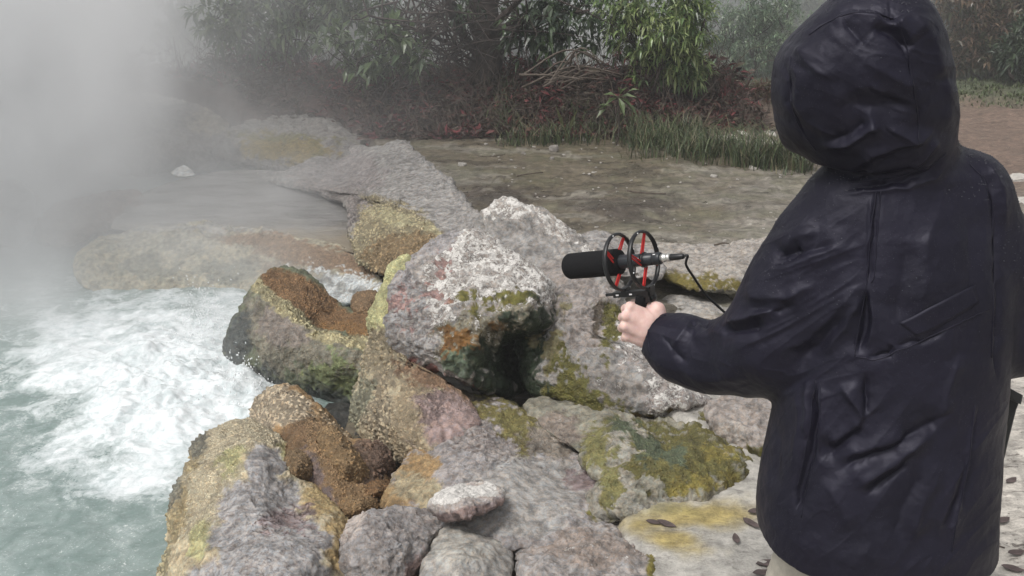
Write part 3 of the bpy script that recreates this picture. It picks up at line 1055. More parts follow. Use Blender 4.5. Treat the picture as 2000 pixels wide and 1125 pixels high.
# brown lobed mound
rock("sinter_mound", "brown cauliflower-textured sinter mound between the cream rock and the dark crack",
     [(484, 812), (500, 785), (520, 765), (545, 757), (582, 763), (622, 788), (656, 822), (676, 848), (684, 866), (714, 858), (746, 873), (766, 905), (772, 938), (748, 968), (735, 1005), (690, 1035), (640, 1020),
      (600, 985), (562, 950), (552, 900), (518, 858)],
     (632, 890),
     [(490, 815, 3.92), (545, 762, 3.95), (620, 790, 3.85), (670, 850, 3.62), (720, 862, 3.50), (765, 920, 3.30), (560, 830, 3.50), (620, 860, 3.33), (660, 920, 3.10), (720, 930, 3.16), (600, 930, 3.12), (680, 1000, 2.9), (560, 920, 3.2), (640, 1010, 2.9), (740, 985, 3.0)],
     (0.30, 0.195, 0.10),
     [dict(b=[(545, 795, 66, 36, 18), (505, 815, 40, 34), (500, 850, 30, 30)], c=(0.52, 0.43, 0.315), pebble=1.0, s=8, w=10),
      dict(b=[(655, 850, 16, 50, -40), (672, 880, 14, 22)], c=(0.42, 0.32, 0.21), pebble=.8, s=6, w=8),
      dict(b=[(615, 865, 46, 36, 40), (660, 930, 60, 34, 55), (690, 980, 40, 30)], c=(0.315, 0.205, 0.11), grain=1.0, s=8, w=8),
      dict(b=[(570, 870, 30, 40, 20)], c=(0.24, 0.15, 0.08), grain=.9, pebble=.2, s=8, w=10),
      dict(b=[(725, 905, 40, 50, 10)], c=(0.21, 0.14, 0.10), pebble=.7, grain=.4, s=8, w=10),
      dict(b=[(610, 925, 16, 44, -20), (640, 985, 16, 30, -30)], c=(0.16, 0.12, 0.11), grain=.5, s=8, w=12),
      dict(b=[(580, 920, 22, 30)], c=(0.31, 0.2, 0.10), grain=.9, s=5, w=6),
      dict(b=[(740, 960, 30, 20)], c=(0.27, 0.16, 0.08), grain=.9, s=5, w=6)],
     edge=0.10, T=0.3, step=2.4, rough=0.5)
# rounded lobes of the same brown sinter
for (cx, cy, rx, ry, Y, lab, col) in (
        (676, 915, 40, 84, 3.09, "long ochre lobe of fine sinter running down the middle of the brown mound", (0.325, 0.215, 0.11)),
        (702, 988, 42, 34, 2.90, "lowest rounded ochre lobe of sinter at the foot of the brown mound", (0.33, 0.215, 0.11)),
        (583, 912, 30, 38, 3.04, "small ochre knob of sinter between the mauve face and the brown mound", (0.31, 0.21, 0.115)),
        (738, 905, 34, 44, 3.26, "dark brown clustered knob of sinter beside the black crack", (0.20, 0.13, 0.095)),
        (742, 955, 34, 26, 3.05, "small brown lobe of sinter under the black crack", (0.28, 0.165, 0.08))):
    rock("sinter_lobe", lab, [(cx + rx * math.cos(a) * random.uniform(.9, 1.1) + (.45 * ry * math.sin(a) if ry > 80 else 0), cy + ry * math.sin(a) * random.uniform(.9, 1.08)) for a in np.linspace(0, 2 * np.pi, 14)[:-1]], (cx, cy),
         [(cx, cy, Y - .05), (cx - rx * .7, cy, Y), (cx + rx * .7, cy, Y + .02), (cx, cy - ry * .8, Y + .14), (cx, cy + ry * .8, Y - .04)], col,
         [dict(b=[(cx, cy, 200, 200)], grain=1.0, pebble=.35 if col[0] > .25 else .7)], edge=0.07, T=0.16, step=2.3, rough=.4, rnd=3, cat="sinter lobe")

# cream mound with the mauve pointed face at the lower left
rock("sinter_mound", "cream crusted mound with a pointed mauve grey face at the water's edge",
     [(296, 1150), (318, 1092), (334, 1052), (328, 1010), (345, 958), (372, 918), (374, 872), (398, 850), (440, 832), (490, 826), (532, 840), (556, 872), (575, 930), (602, 962), (650, 988), (674, 1030),
      (668, 1085), (685, 1150), (690, 1230), (560, 1270), (400, 1260), (300, 1220)],
     (500, 1030),
     [(320, 1090, 2.72), (340, 980, 2.98), (380, 880, 3.28), (440, 835, 3.42), (500, 830, 3.42), (550, 880, 3.22), (590, 955, 3.0), (660, 1000, 2.82), (670, 1090, 2.56), (420, 920, 2.98), (510, 880, 3.08), (500, 960, 2.76), (420, 1020, 2.66),
      (560, 1020, 2.60), (500, 1100, 2.38), (400, 1110, 2.46), (620, 1080, 2.44), (500, 1240, 2.1), (340, 1200, 2.5), (660, 1210, 2.3)],
     (0.46, 0.39, 0.27),
     [dict(b=[(400, 960, 80, 110, 20), (480, 850, 90, 34)], c=(0.53, 0.46, 0.33), grain=.9, s=14, w=14),
      dict(b=[(350, 1000, 26, 60, 15), (380, 900, 20, 40)], c=(0.43, 0.35, 0.21), pebble=.6, grain=.5, s=10, w=16),
      dict(b=[(385, 870, 16, 40, 10), (350, 960, 14, 40, 15)], c=(.24, .225, .18), pebble=.7, s=6, w=12),
      dict(b=[(320, 1090, 20, 36)], c=(.44, .38, .24), pebble=.9, s=6, w=10),
      dict(b=[(630, 990, 40, 26, 25), (655, 1060, 26, 60)], c=(0.40, 0.30, 0.155), grain=.25, s=10, w=12),
      dict(b=[(455, 900, 30, 20, -40), (560, 900, 14, 40, -15), (400, 1060, 20, 40)], c=(.47, .44, .24), s=10, w=12),
      dict(b=[(515, 910, 36, 40, 0), (500, 985, 80, 56, 0), (530, 1060, 115, 70, 0), (520, 1150, 140, 80), (490, 1210, 170, 70)], c=(0.315, 0.30, 0.298), grain=0, pebble=0, crack=.3, crust=.14, rough=.5, s=6, w=9),
      dict(b=[(560, 1010, 60, 14, 0)], c=(0.26, 0.20, 0.20), crack=.8, s=8, w=20, a=.8)],
     edge=0.10, T=0.35, step=2.6, rough=0.9)

# worn slab in the middle
rock("worn_slab", "low worn mauve and grey slab under the big boulder, smoothed by water",
     [(835, 770), (880, 760), (940, 770), (1000, 785), (1050, 825), (1100, 860), (1160, 892), (1215, 915), (1240, 955), (1235, 1005), (1200, 1040), (1120, 1060), (1000, 1075), (900, 1050), (840, 1020), (780, 1012), (738, 1000),
      (742, 975), (772, 935), (790, 885), (820, 875)],
     (950, 915),
     [(840, 780, 3.60), (940, 775, 3.62), (1050, 825, 3.46), (1120, 870, 3.30), (1185, 940, 3.05), (1230, 960, 3.0), (1220, 1020, 2.78), (1150, 1010, 2.80), (1000, 870, 3.22), (900, 850, 3.28), (820, 890, 3.18), (760, 985, 2.93), (860, 970, 2.90), (960, 960, 2.86), (1080, 950, 2.94), (1000, 1060, 2.62), (860, 1030, 2.72), (1120, 985, 2.84)],
     (0.30, 0.275, 0.27),
     [dict(b=[(880, 830, 90, 50, 20), (950, 870, 100, 30, 15)], c=(0.30, 0.268, 0.255), crack=.55, s=18, w=26),
      dict(b=[(870, 800, 50, 26, 0)], c=PINK, s=10, w=20), dict(b=[(940, 780, 90, 14, 12), (1030, 805, 40, 16, 30)], c=(.06, .05, .035), wet=.5, s=6, w=16),  # dark strip painted on the slab as shade under the boulder
      dict(b=[(1000, 820, 60, 26, 20), (960, 800, 50, 20), (1040, 850, 26, 40)], c=(0.19, 0.165, 0.06), wet=.3, grain=.4, crust=.2, s=10, w=26),
      dict(b=[(1080, 870, 50, 30, 30)], c=(0.25, 0.215, 0.18), crust=.35, pit=.4, s=12, w=24),
      dict(b=[(820, 925, 40, 50, 25), (775, 975, 40, 30)], c=(0.345, 0.235, 0.12), grain=.45, s=10, w=16),
      dict(b=[(830, 965, 60, 26, 20)], c=(0.37, 0.31, 0.205), s=12, w=18),
      dict(b=[(1060, 940, 120, 50, 5), (1000, 1000, 130, 60)], c=(0.325, 0.308, 0.295), rough=.35, s=18, w=20),
      dict(b=[(1150, 940, 36, 20, 20)], c=(.23, .18, .18), s=10, w=16),
      dict(b=[(1165, 985, 20, 26)], c=MOSS, s=8, w=16)],
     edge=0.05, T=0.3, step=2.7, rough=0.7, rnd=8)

rock("flat_stone", "small flat pinkish white stone lying loose on the worn slab",
     [(838, 990), (848, 972), (890, 950), (930, 942), (968, 950), (987, 964), (982, 985), (932, 1004), (872, 1018), (845, 1012)], (908, 980),
     [(850, 980, 2.66), (908, 950, 2.80), (970, 958, 2.77), (900, 985, 2.60), (870, 1010, 2.64), (960, 990, 2.63)], (0.42, 0.37, 0.35),
     [dict(b=[(905, 966, 80, 20, -8)], c=(.52, .48, .45), crust=.85, s=6, w=10), dict(b=[(910, 1006, 100, 16, -14)], c=(.24, .18, .17), s=5, w=8)], edge=0.05, T=0.10, step=2.2, rough=1.2, cat="stone", rnd=6, facets=8)  # top painted paler as if lit from above, lower edge painted darker

rock("rock", "pinkish grey angular rock beside the mauve face at the bottom of the picture",
     [(664, 1050), (680, 1022), (696, 1008), (745, 1002), (800, 998), (848, 1008), (872, 1030), (840, 1060), (822, 1090), (812, 1125), (800, 1180), (690, 1190), (686, 1120), (672, 1085)], (755, 1080),
     [(670, 1050, 2.62), (700, 1010, 2.76), (800, 1002, 2.78), (865, 1030, 2.68), (755, 1040, 2.52), (720, 1100, 2.40), (800, 1110, 2.46), (750, 1180, 2.30), (690, 1150, 2.42)], (0.29, 0.268, 0.262),
     [dict(b=[(690, 1035, 24, 30, 30)], c=(.46, .40, .37), crust=.4, s=6, w=10), dict(b=[(780, 1030, 70, 40)], crust=.18, crack=.35, s=14, w=20), dict(b=[(800, 1130, 30, 50, 20)], c=(.22, .16, .15), s=10, w=14)],
     edge=0.06, T=0.22, step=2.5, rough=1.25, rnd=6, facets=12)
rock("rock", "smooth light grey rock in the middle of the bottom row, under the loose flat stone",
     [(812, 1110), (828, 1068), (858, 1040), (908, 1028), (962, 1032), (1000, 1048), (1003, 1085), (996, 1140), (980, 1190), (815, 1190)], (905, 1105),
     [(830, 1070, 2.56), (908, 1032, 2.68), (990, 1050, 2.64), (905, 1080, 2.44), (840, 1120, 2.40), (980, 1120, 2.42), (900, 1170, 2.28)], (0.335, 0.315, 0.295),
     [dict(b=[(900, 1100, 160, 160)], rough=.5), dict(b=[(900, 1070, 60, 30)], c=(.37, .35, .32), crust=.25, s=12, w=20)], edge=0.06, T=0.22, step=2.5, rough=.8, rnd=6, facets=10)
rock("rock", "broad grey rock with a pitted brown top beside the yellow stained pan",
     [(1006, 1150), (1002, 1092), (1020, 1062), (1078, 1042), (1130, 1030), (1192, 1032), (1250, 1048), (1280, 1078), (1283, 1125), (1275, 1200), (1010, 1200)], (1140, 1110),
     [(1015, 1080, 2.58), (1080, 1045, 2.68), (1190, 1036, 2.70), (1270, 1075, 2.58), (1140, 1080, 2.50), (1060, 1120, 2.38), (1230, 1120, 2.40), (1140, 1170, 2.28)], (0.31, 0.285, 0.275),
     [dict(b=[(1150, 1075, 110, 34, 4)], c=(.285, .24, .215), crust=.4, pit=.5, s=12, w=24), dict(b=[(1276, 1120, 12, 60)], c=(.2, .17, .04), s=5, w=8)], edge=0.06, T=0.24, step=2.5, rough=1.1, rnd=6, facets=10)

rock("mossy_ledge", "yellow green mossy ledge dropping to the pale pan below the long boulder",
     [(1020, 785), (1100, 780), (1180, 800), (1260, 830), (1330, 832), (1385, 815), (1435, 862), (1478, 885), (1462, 925), (1405, 962), (1340, 978), (1290, 996), (1250, 1006), (1215, 1012), (1165, 1005), (1165, 980), (1188, 940), (1120, 878), (1055, 835)],
     (1270, 910),
     [(1060, 800, 3.56), (1180, 810, 3.48), (1300, 835, 3.40), (1385, 822, 3.42), (1475, 890, 3.12), (1440, 930, 2.97), (1400, 958, 2.885), (1340, 975, 2.835), (1290, 992, 2.785), (1220, 1010, 2.735), (1180, 960, 2.88), (1120, 860, 3.27), (1230, 880, 3.05), (1330, 890, 3.03), (1300, 940, 2.90), (1400, 900, 3.03)],
     (0.25, 0.235, 0.19),
     [dict(b=[(1300, 990, 120, 16, -12), (1420, 955, 70, 14, -25)], c=(.34, .32, .28), s=8, w=16), dict(b=[(1230, 870, 60, 50, 20), (1200, 960, 40, 60)], c=(0.30, 0.28, 0.24), crust=.3, pit=.35, s=14, w=28),
      dict(b=[(1330, 900, 110, 70, 10), (1400, 930, 70, 36), (1290, 855, 90, 26), (1390, 850, 50, 30), (1440, 900, 40, 30)], c=(0.15, 0.135, 0.045), grain=.6, wet=.35, s=12, w=44),
      dict(b=[(1380, 950, 60, 18, -10), (1420, 890, 36, 16)], c=(0.23, 0.19, 0.05), grain=.5, s=8, w=22),
      dict(b=[(1270, 880, 26, 30), (1220, 850, 26, 16), (1320, 890, 20, 22)], c=(0.10, 0.12, 0.07), wet=.5, s=8, w=24),
      dict(b=[(1160, 870, 30, 40, -40), (1190, 930, 20, 60, -20)], c=(0.20, 0.185, 0.075), grain=.4, s=8, w=26),
      dict(b=[(1100, 840, 40, 30, 30)], c=(.24, .20, .17), crust=.35, pit=.5, s=8, w=20)],
     edge=0.05, T=0.3, step=2.6, rough=1.2, facets=10, fcut=.35)
rock("rock", "grey brown rough rock between the mossy ledge and the dark jacket",
     [(1383, 772), (1430, 758), (1500, 752), (1560, 760), (1580, 880), (1520, 890), (1478, 892), (1440, 885), (1425, 862), (1398, 845), (1382, 815)], (1470, 825),
     [(1390, 780, 3.45), (1470, 762, 3.54), (1560, 765, 3.52), (1400, 835, 3.22), (1470, 830, 3.22), (1560, 870, 3.1), (1470, 885, 3.06)], (0.30, 0.265, 0.245),
     [dict(b=[(1450, 800, 60, 34)], crust=.3, pit=.3, s=12, w=22), dict(b=[(1490, 882, 50, 14)], c=MOSS, s=6, w=16), dict(b=[(1430, 850, 26, 30)], c=(.36, .32, .29), s=8, w=14)], edge=0.05, T=0.25, step=3, rough=1.2, facets=10)
rock("ledge", "flat grey sinter ledge with a mossy broken edge behind the microphone cable",
     [(1190, 470), (1240, 478), (1400, 478), (1560, 465), (1700, 462), (1700, 575), (1560, 568), (1500, 572), (1440, 578), (1390, 572), (1340, 560), (1300, 545), (1250, 520), (1200, 500)], (1440, 525),
     [(1190, 475, 5.75), (1400, 480, 5.60), (1690, 468, 5.70), (1250, 515, 5.2), (1440, 520, 5.05), (1690, 520, 5.05), (1340, 545, 4.80), (1440, 552, 4.72), (1440, 575, 4.70), (1600, 555, 4.74), (1600, 572, 4.72), (1300, 540, 4.9)],
     (0.33, 0.30, 0.27),
     [dict(b=[(1450, 500, 150, 30)], c=(.34, .31, .285), pit=.25, s=14, w=20), dict(b=[(1330, 552, 60, 10, 12), (1440, 562, 60, 10, 3), (1380, 555, 20, 12), (1540, 560, 60, 9)], c=(.16, .13, .03), wet=.4, grain=.4, s=5, w=14),
      dict(b=[(1440, 574, 120, 7)], c=(.05, .045, .03), s=3, w=6)], edge=0.03, T=0.12, step=3, rough=1.0, cat="ledge", rnd=10)  # thin dark strip painted along the ledge foot as shade
rock("rock", "smooth grey rock showing behind the black foam windscreen",
     [(1112, 480), (1128, 460), (1155, 451), (1190, 455), (1225, 475), (1270, 490), (1300, 520), (1290, 545), (1230, 540), (1150, 530)], (1190, 497),
     [(1125, 470, 5.0), (1190, 458, 5.3), (1280, 500, 4.9), (1190, 500, 4.85), (1230, 535, 4.7)], (0.31, 0.29, 0.28), [], edge=0.06, T=0.2, step=3, rough=.8)
rock("flat_stone", "flat pale grey stone lying between the hand and the elbow of the sleeve",
     [(1235, 660), (1262, 605), (1300, 578), (1345, 575), (1395, 590), (1432, 610), (1480, 640), (1500, 690), (1440, 700), (1330, 695), (1260, 690)], (1360, 637),
     [(1265, 610, 4.62), (1345, 580, 4.70), (1430, 612, 4.58), (1360, 630, 4.36), (1280, 670, 4.12), (1450, 680, 4.08)], (0.345, 0.325, 0.305),
     [dict(b=[(1370, 640, 260, 160)], rough=.5), dict(b=[(1370, 640, 60, 26)], c=(.35, .315, .28), s=12, w=20)], edge=0.05, T=0.18, step=3, rough=.8, cat="stone")

# the grey ridge running away behind the boulder
rock("ridge", "long smooth grey ridge with cream knobbly front between mud pool and mud flat",
     [(660, 300), (682, 288), (722, 284), (772, 274), (808, 286), (842, 320), (872, 346), (902, 380), (930, 408), (945, 440), (935, 470), (880, 500), (830, 515), (790, 530), (757, 538), (720, 528), (696, 506), (684, 465), (688, 425), (680, 398), (640, 384), (600, 368), (540, 357), (500, 352), (505, 340), (560, 332), (610, 316)],
     (775, 400),
     [(505, 346, 7.95), (555, 348, 7.75), (600, 324, 8.0), (612, 352, 7.6), (640, 374, 7.25),  (660, 310, 8.4), (720, 286, 8.3), (775, 278, 8.1), (840, 322, 7.0), (900, 382, 6.0), (940, 440, 5.3), (690, 400, 6.6), (690, 470, 5.75), (720, 520, 5.35), (780, 525, 5.05), (860, 495, 5.1), (760, 330, 7.2), (760, 380, 6.3), (840, 400, 5.9), (780, 440, 5.55), (860, 450, 5.4)],
     (0.265, 0.25, 0.24),
     [dict(b=[(760, 330, 120, 60, 20), (830, 390, 90, 50, 40)], c=(0.28, 0.268, 0.258), crust=.08, rough=.3, crack=.35, s=16, w=20),
      dict(b=[(690, 330, 60, 40, 20), (640, 350, 60, 22, 20)], c=(.27, .245, .24), crust=.35, pit=.35, s=12, w=20),
      dict(b=[(770, 445, 90, 50, 20), (730, 480, 50, 56)], c=(0.43, 0.37, 0.24), pebble=1.0, s=8, w=14),
      dict(b=[(770, 425, 60, 14, 15), (850, 455, 40, 10, 30)], c=(.39, .35, .22), pebble=.5, s=6, w=10),
      dict(b=[(770, 500, 60, 40, 0), (810, 480, 50, 26)], c=(0.29, 0.21, 0.12), pebble=.8, s=10, w=14),
      dict(b=[(690, 410, 12, 40), (640, 376, 70, 14, 20)], c=(.27, .24, .23), pit=.4, crust=.3, s=6, w=10)],
     edge=0.12, T=0.6, step=2.5, rough=1.0, cat="rock ridge")
rock("ridge", "rough grey ridge with an ochre mossy face at the far side of the mud pool",
     [(405, 290), (425, 262), (452, 243), (500, 224), (552, 213), (602, 219), (645, 234), (682, 254), (722, 268), (735, 285), (700, 305), (662, 320), (650, 345), (600, 352), (540, 340), (470, 335), (420, 325)],
     (560, 285),
     [(420, 270, 9.2), (500, 228, 9.7), (600, 222, 9.7), (680, 256, 9.2), (725, 275, 8.9), (460, 262, 9.1), (560, 258, 9.0), (640, 270, 8.8), (450, 325, 8.45), (550, 332, 8.3), (640, 335, 8.1), (560, 300, 8.5)],
     (0.20, 0.185, 0.175),
     [dict(b=[(560, 235, 120, 24)], crust=.2, pit=.7, s=8, w=14),
      dict(b=[(560, 295, 90, 24, 5), (520, 285, 60, 22), (610, 300, 26, 28)], c=(0.255, 0.185, 0.045), grain=.8, pit=.4, s=7, w=14),
      dict(b=[(620, 310, 14, 20), (560, 272, 90, 6, 3)], c=(.16, .14, .04), grain=.6, s=5, w=10),
      dict(b=[(430, 300, 40, 30)], c=(.12, .11, .105), s=8, w=14)], edge=0.12, T=0.5, step=2.4, rough=1.6, facets=12, cat="rock ridge")
rock("rock", "angular grey block perched on the far ridge below the red undergrowth",
     [(442, 228), (450, 210), (480, 199), (513, 205), (517, 225), (500, 242), (462, 246)], (480, 222),
     [(450, 215, 9.9), (480, 203, 10.0), (512, 210, 9.95), (470, 225, 9.72), (510, 230, 9.75), (480, 242, 9.7)], (0.30, 0.285, 0.28), [dict(b=[(490, 236, 26, 8)], c=(.15, .14, .14))], edge=0.08, T=0.2, step=2.2, rough=1.3, facets=10)
rock("bank_rock", "dark broken rock bank fading into the steam behind the mud pool",
     [(170, 300), (190, 215), (240, 178), (300, 168), (352, 165), (395, 178), (415, 205), (452, 262), (440, 300), (420, 332), (330, 340), (200, 345)], (310, 260),
     [(200, 215, 9.8), (300, 172, 10.6), (390, 182, 10.4), (300, 200, 9.9), (420, 215, 9.8), (445, 265, 9.2), (220, 300, 8.9), (320, 270, 9.1), (400, 320, 8.5), (300, 335, 8.3)], (0.17, 0.155, 0.15),
     [dict(b=[(310, 185, 110, 22)], c=(.36, .34, .32), crust=.2, s=5, w=8), dict(b=[(410, 240, 40, 30)], c=(.24, .21, .17), crust=.3, pit=.5, s=8, w=14)], edge=0.12, T=0.8, step=2.8, rough=1.7, facets=12)

# sinter lip of the mud pool
rock("sinter_lip", "pale and orange sinter lip where the mud pool spills toward the spring",
     [(140, 530), (165, 480), (205, 455), (280, 440), (390, 436), (470, 440), (540, 452), (620, 470), (690, 490), (725, 518), (752, 548), (740, 580), (690, 592), (620, 592), (540, 580), (450, 580), (330, 590), (200, 590)],
     (450, 515),
     [(165, 500, 6.0), (280, 446, 6.34), (400, 440, 6.39), (540, 455, 6.26), (620, 470, 6.13), (690, 495, 5.93), (745, 550, 5.3), (200, 545, 5.84), (330, 470, 6.19), (330, 500, 6.02), (330, 540, 5.84), (330, 566, 5.80), (450, 470, 6.17), (450, 510, 5.96), (450, 566, 5.78),
      (600, 510, 5.84), (600, 550, 5.72), (690, 545, 5.52), (600, 585, 5.6), (700, 590, 5.3), (330, 592, 5.74)],
     (0.36, 0.325, 0.245),
     [dict(b=[(400, 446, 300, 14)], c=(.29, .28, .265), rough=.3), dict(b=[(300, 475, 150, 24)], c=(.34, .32, .26), grain=.2, s=12, w=16),
      dict(b=[(600, 500, 110, 24, 12), (690, 520, 50, 26, 30), (520, 470, 90, 14, 5)], c=(.31, .21, .135), grain=.8, s=8, w=12),
      dict(b=[(560, 530, 80, 16, 10)], c=(.34, .285, .22), grain=.6, s=8, w=12),
      dict(b=[(280, 520, 60, 22), (450, 530, 60, 22)], c=(.26, .25, .20), grain=.4, s=10, w=16),
      dict(b=[(660, 565, 90, 30, 5)], c=(.34, .34, .33), wet=.6, grain=.5, s=10, w=12), dict(b=[(700, 555, 60, 10, 15), (650, 580, 60, 12, 10), (735, 570, 16, 30)], c=(.66, .68, .69), wet=.6, s=5, w=26)],
     edge=0.03, T=0.5, step=2.8, rough=.5, cat="sinter lip", rnd=12)
rock("rock", "low reddish rock half lost in the steam left of the mud pool",
     [(60, 440), (100, 405), (160, 390), (220, 380), (262, 372), (285, 385), (290, 410), (250, 430), (190, 450), (150, 475), (90, 480)], (180, 420),
     [(70, 430, 6.9), (160, 395, 7.2), (262, 376, 7.4), (180, 420, 6.9), (250, 425, 6.9), (130, 465, 6.5)], (0.19, 0.145, 0.13), [], edge=.08, T=.3, step=3, rough=1.4)
rock("rock", "dark rounded rock in the steam at the left edge",
     [(-60, 460), (-50, 380), (-10, 356), (35, 358), (62, 385), (68, 420), (60, 465), (20, 485)], (5, 420),
     [(-40, 385, 7.0), (20, 362, 7.0), (60, 400, 6.9), (5, 420, 6.6), (10, 470, 6.4)], (0.17, 0.155, 0.15), [], edge=.1, T=.4, step=3, rough=1.2)
rock("flat_stone", "small white pointed stone lying on the far edge of the mud pool",
     [(328, 338), (345, 330), (360, 322), (372, 330), (382, 343), (355, 347)], (356, 337),
     [(335, 338, 8.0), (360, 325, 8.12), (378, 340, 8.0), (356, 338, 7.95)], (0.72, 0.72, 0.70), [], edge=.05, T=.12, step=1.8, rough=1.0, cat="stone")
rock("rock", "near-black wedge added to darken the crack between the brown mound and the flowstone",  # added wedge, its near-black colour stands for shaded water
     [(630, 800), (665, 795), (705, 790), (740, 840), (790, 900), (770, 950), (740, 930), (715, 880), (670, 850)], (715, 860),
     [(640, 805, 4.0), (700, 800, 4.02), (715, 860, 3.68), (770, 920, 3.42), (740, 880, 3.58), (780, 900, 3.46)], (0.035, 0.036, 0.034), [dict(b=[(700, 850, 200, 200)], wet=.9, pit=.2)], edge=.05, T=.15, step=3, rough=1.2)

# ------------------------------------------------------------------ implicit surfaces for the figure
def grid_axes(lo, hi, h, fine=None):
    """axis samples between lo and hi; fine = (a, b, hf) refines one stretch"""
    if fine is None:
        return np.arange(lo, hi + h, h)
    a, b, hf = fine
    return np.concatenate([np.arange(lo, a, h), np.arange(a, b, hf), np.arange(b, hi + h, h)])


def surface_nets(Fv, xs, ys, zs):
    nx, ny, nz = Fv.shape
    ins = Fv < 0
    c = np.zeros((nx - 1, ny - 1, nz - 1), np.int8)
    for a in (0, 1):
        for b in (0, 1):
            for d in (0, 1):
                c += ins[a:nx - 1 + a, b:ny - 1 + b, d:nz - 1 + d]
    act = (c > 0) & (c < 8)
    I = np.argwhere(act)
    idx = -np.ones(act.shape, np.int64)
    idx[act] = np.arange(len(I))
    acc = np.zeros((len(I), 3))
    cnt = np.zeros(len(I))
    corners = [(a, b, d) for a in (0, 1) for b in (0, 1) for d in (0, 1)]
    for p in corners:
        for ax in range(3):
            if p[ax] == 0:
                q = list(p)
                q[ax] = 1
                A = I + p
                B = I + q
                fa = Fv[A[:, 0], A[:, 1], A[:, 2]]
                fb = Fv[B[:, 0], B[:, 1], B[:, 2]]
                m = (fa < 0) != (fb < 0)
                t = np.where(m, fa / np.where(m, fa - fb, 1), 0)
                pa = np.stack([xs[A[:, 0]], ys[A[:, 1]], zs[A[:, 2]]], 1)
                pb = np.stack([xs[B[:, 0]], ys[B[:, 1]], zs[B[:, 2]]], 1)
                acc[m] += (pa + (pb - pa) * t[:, None])[m]
                cnt[m] += 1
    V = acc / cnt[:, None]
    Q = []
    for ax in range(3):
        sl0 = [slice(None)] * 3
        sl1 = [slice(None)] * 3
        sl0[ax] = slice(0, -1)
        sl1[ax] = slice(1, None)
        cr = ins[tuple(sl0)] != ins[tuple(sl1)]
        E = np.argwhere(cr)
        o1, o2 = [(1, 2), (2, 0), (0, 1)][ax]
        ok = (E[:, o1] > 0) & (E[:, o2] > 0) & (E[:, o1] < Fv.shape[o1] - 1) & (E[:, o2] < Fv.shape[o2] - 1)
        E = E[ok]
        e1 = np.zeros(3, int)
        e1[o1] = 1
        e2 = np.zeros(3, int)
        e2[o2] = 1
        ids = [idx[tuple((E - d).T)] for d in (e1 + e2, e2, 0 * e1, e1)]
        q = np.stack(ids, 1)
        flip = ~ins[tuple(E.T)]
        q[flip] = q[flip][:, ::-1]
        Q.append(q)
    return V, np.concatenate(Q)


def smin(a, b, k):
    h = np.clip(0.5 + 0.5 * (b - a) / k, 0, 1)
    return b * (1 - h) + a * h - k * h * (1 - h)


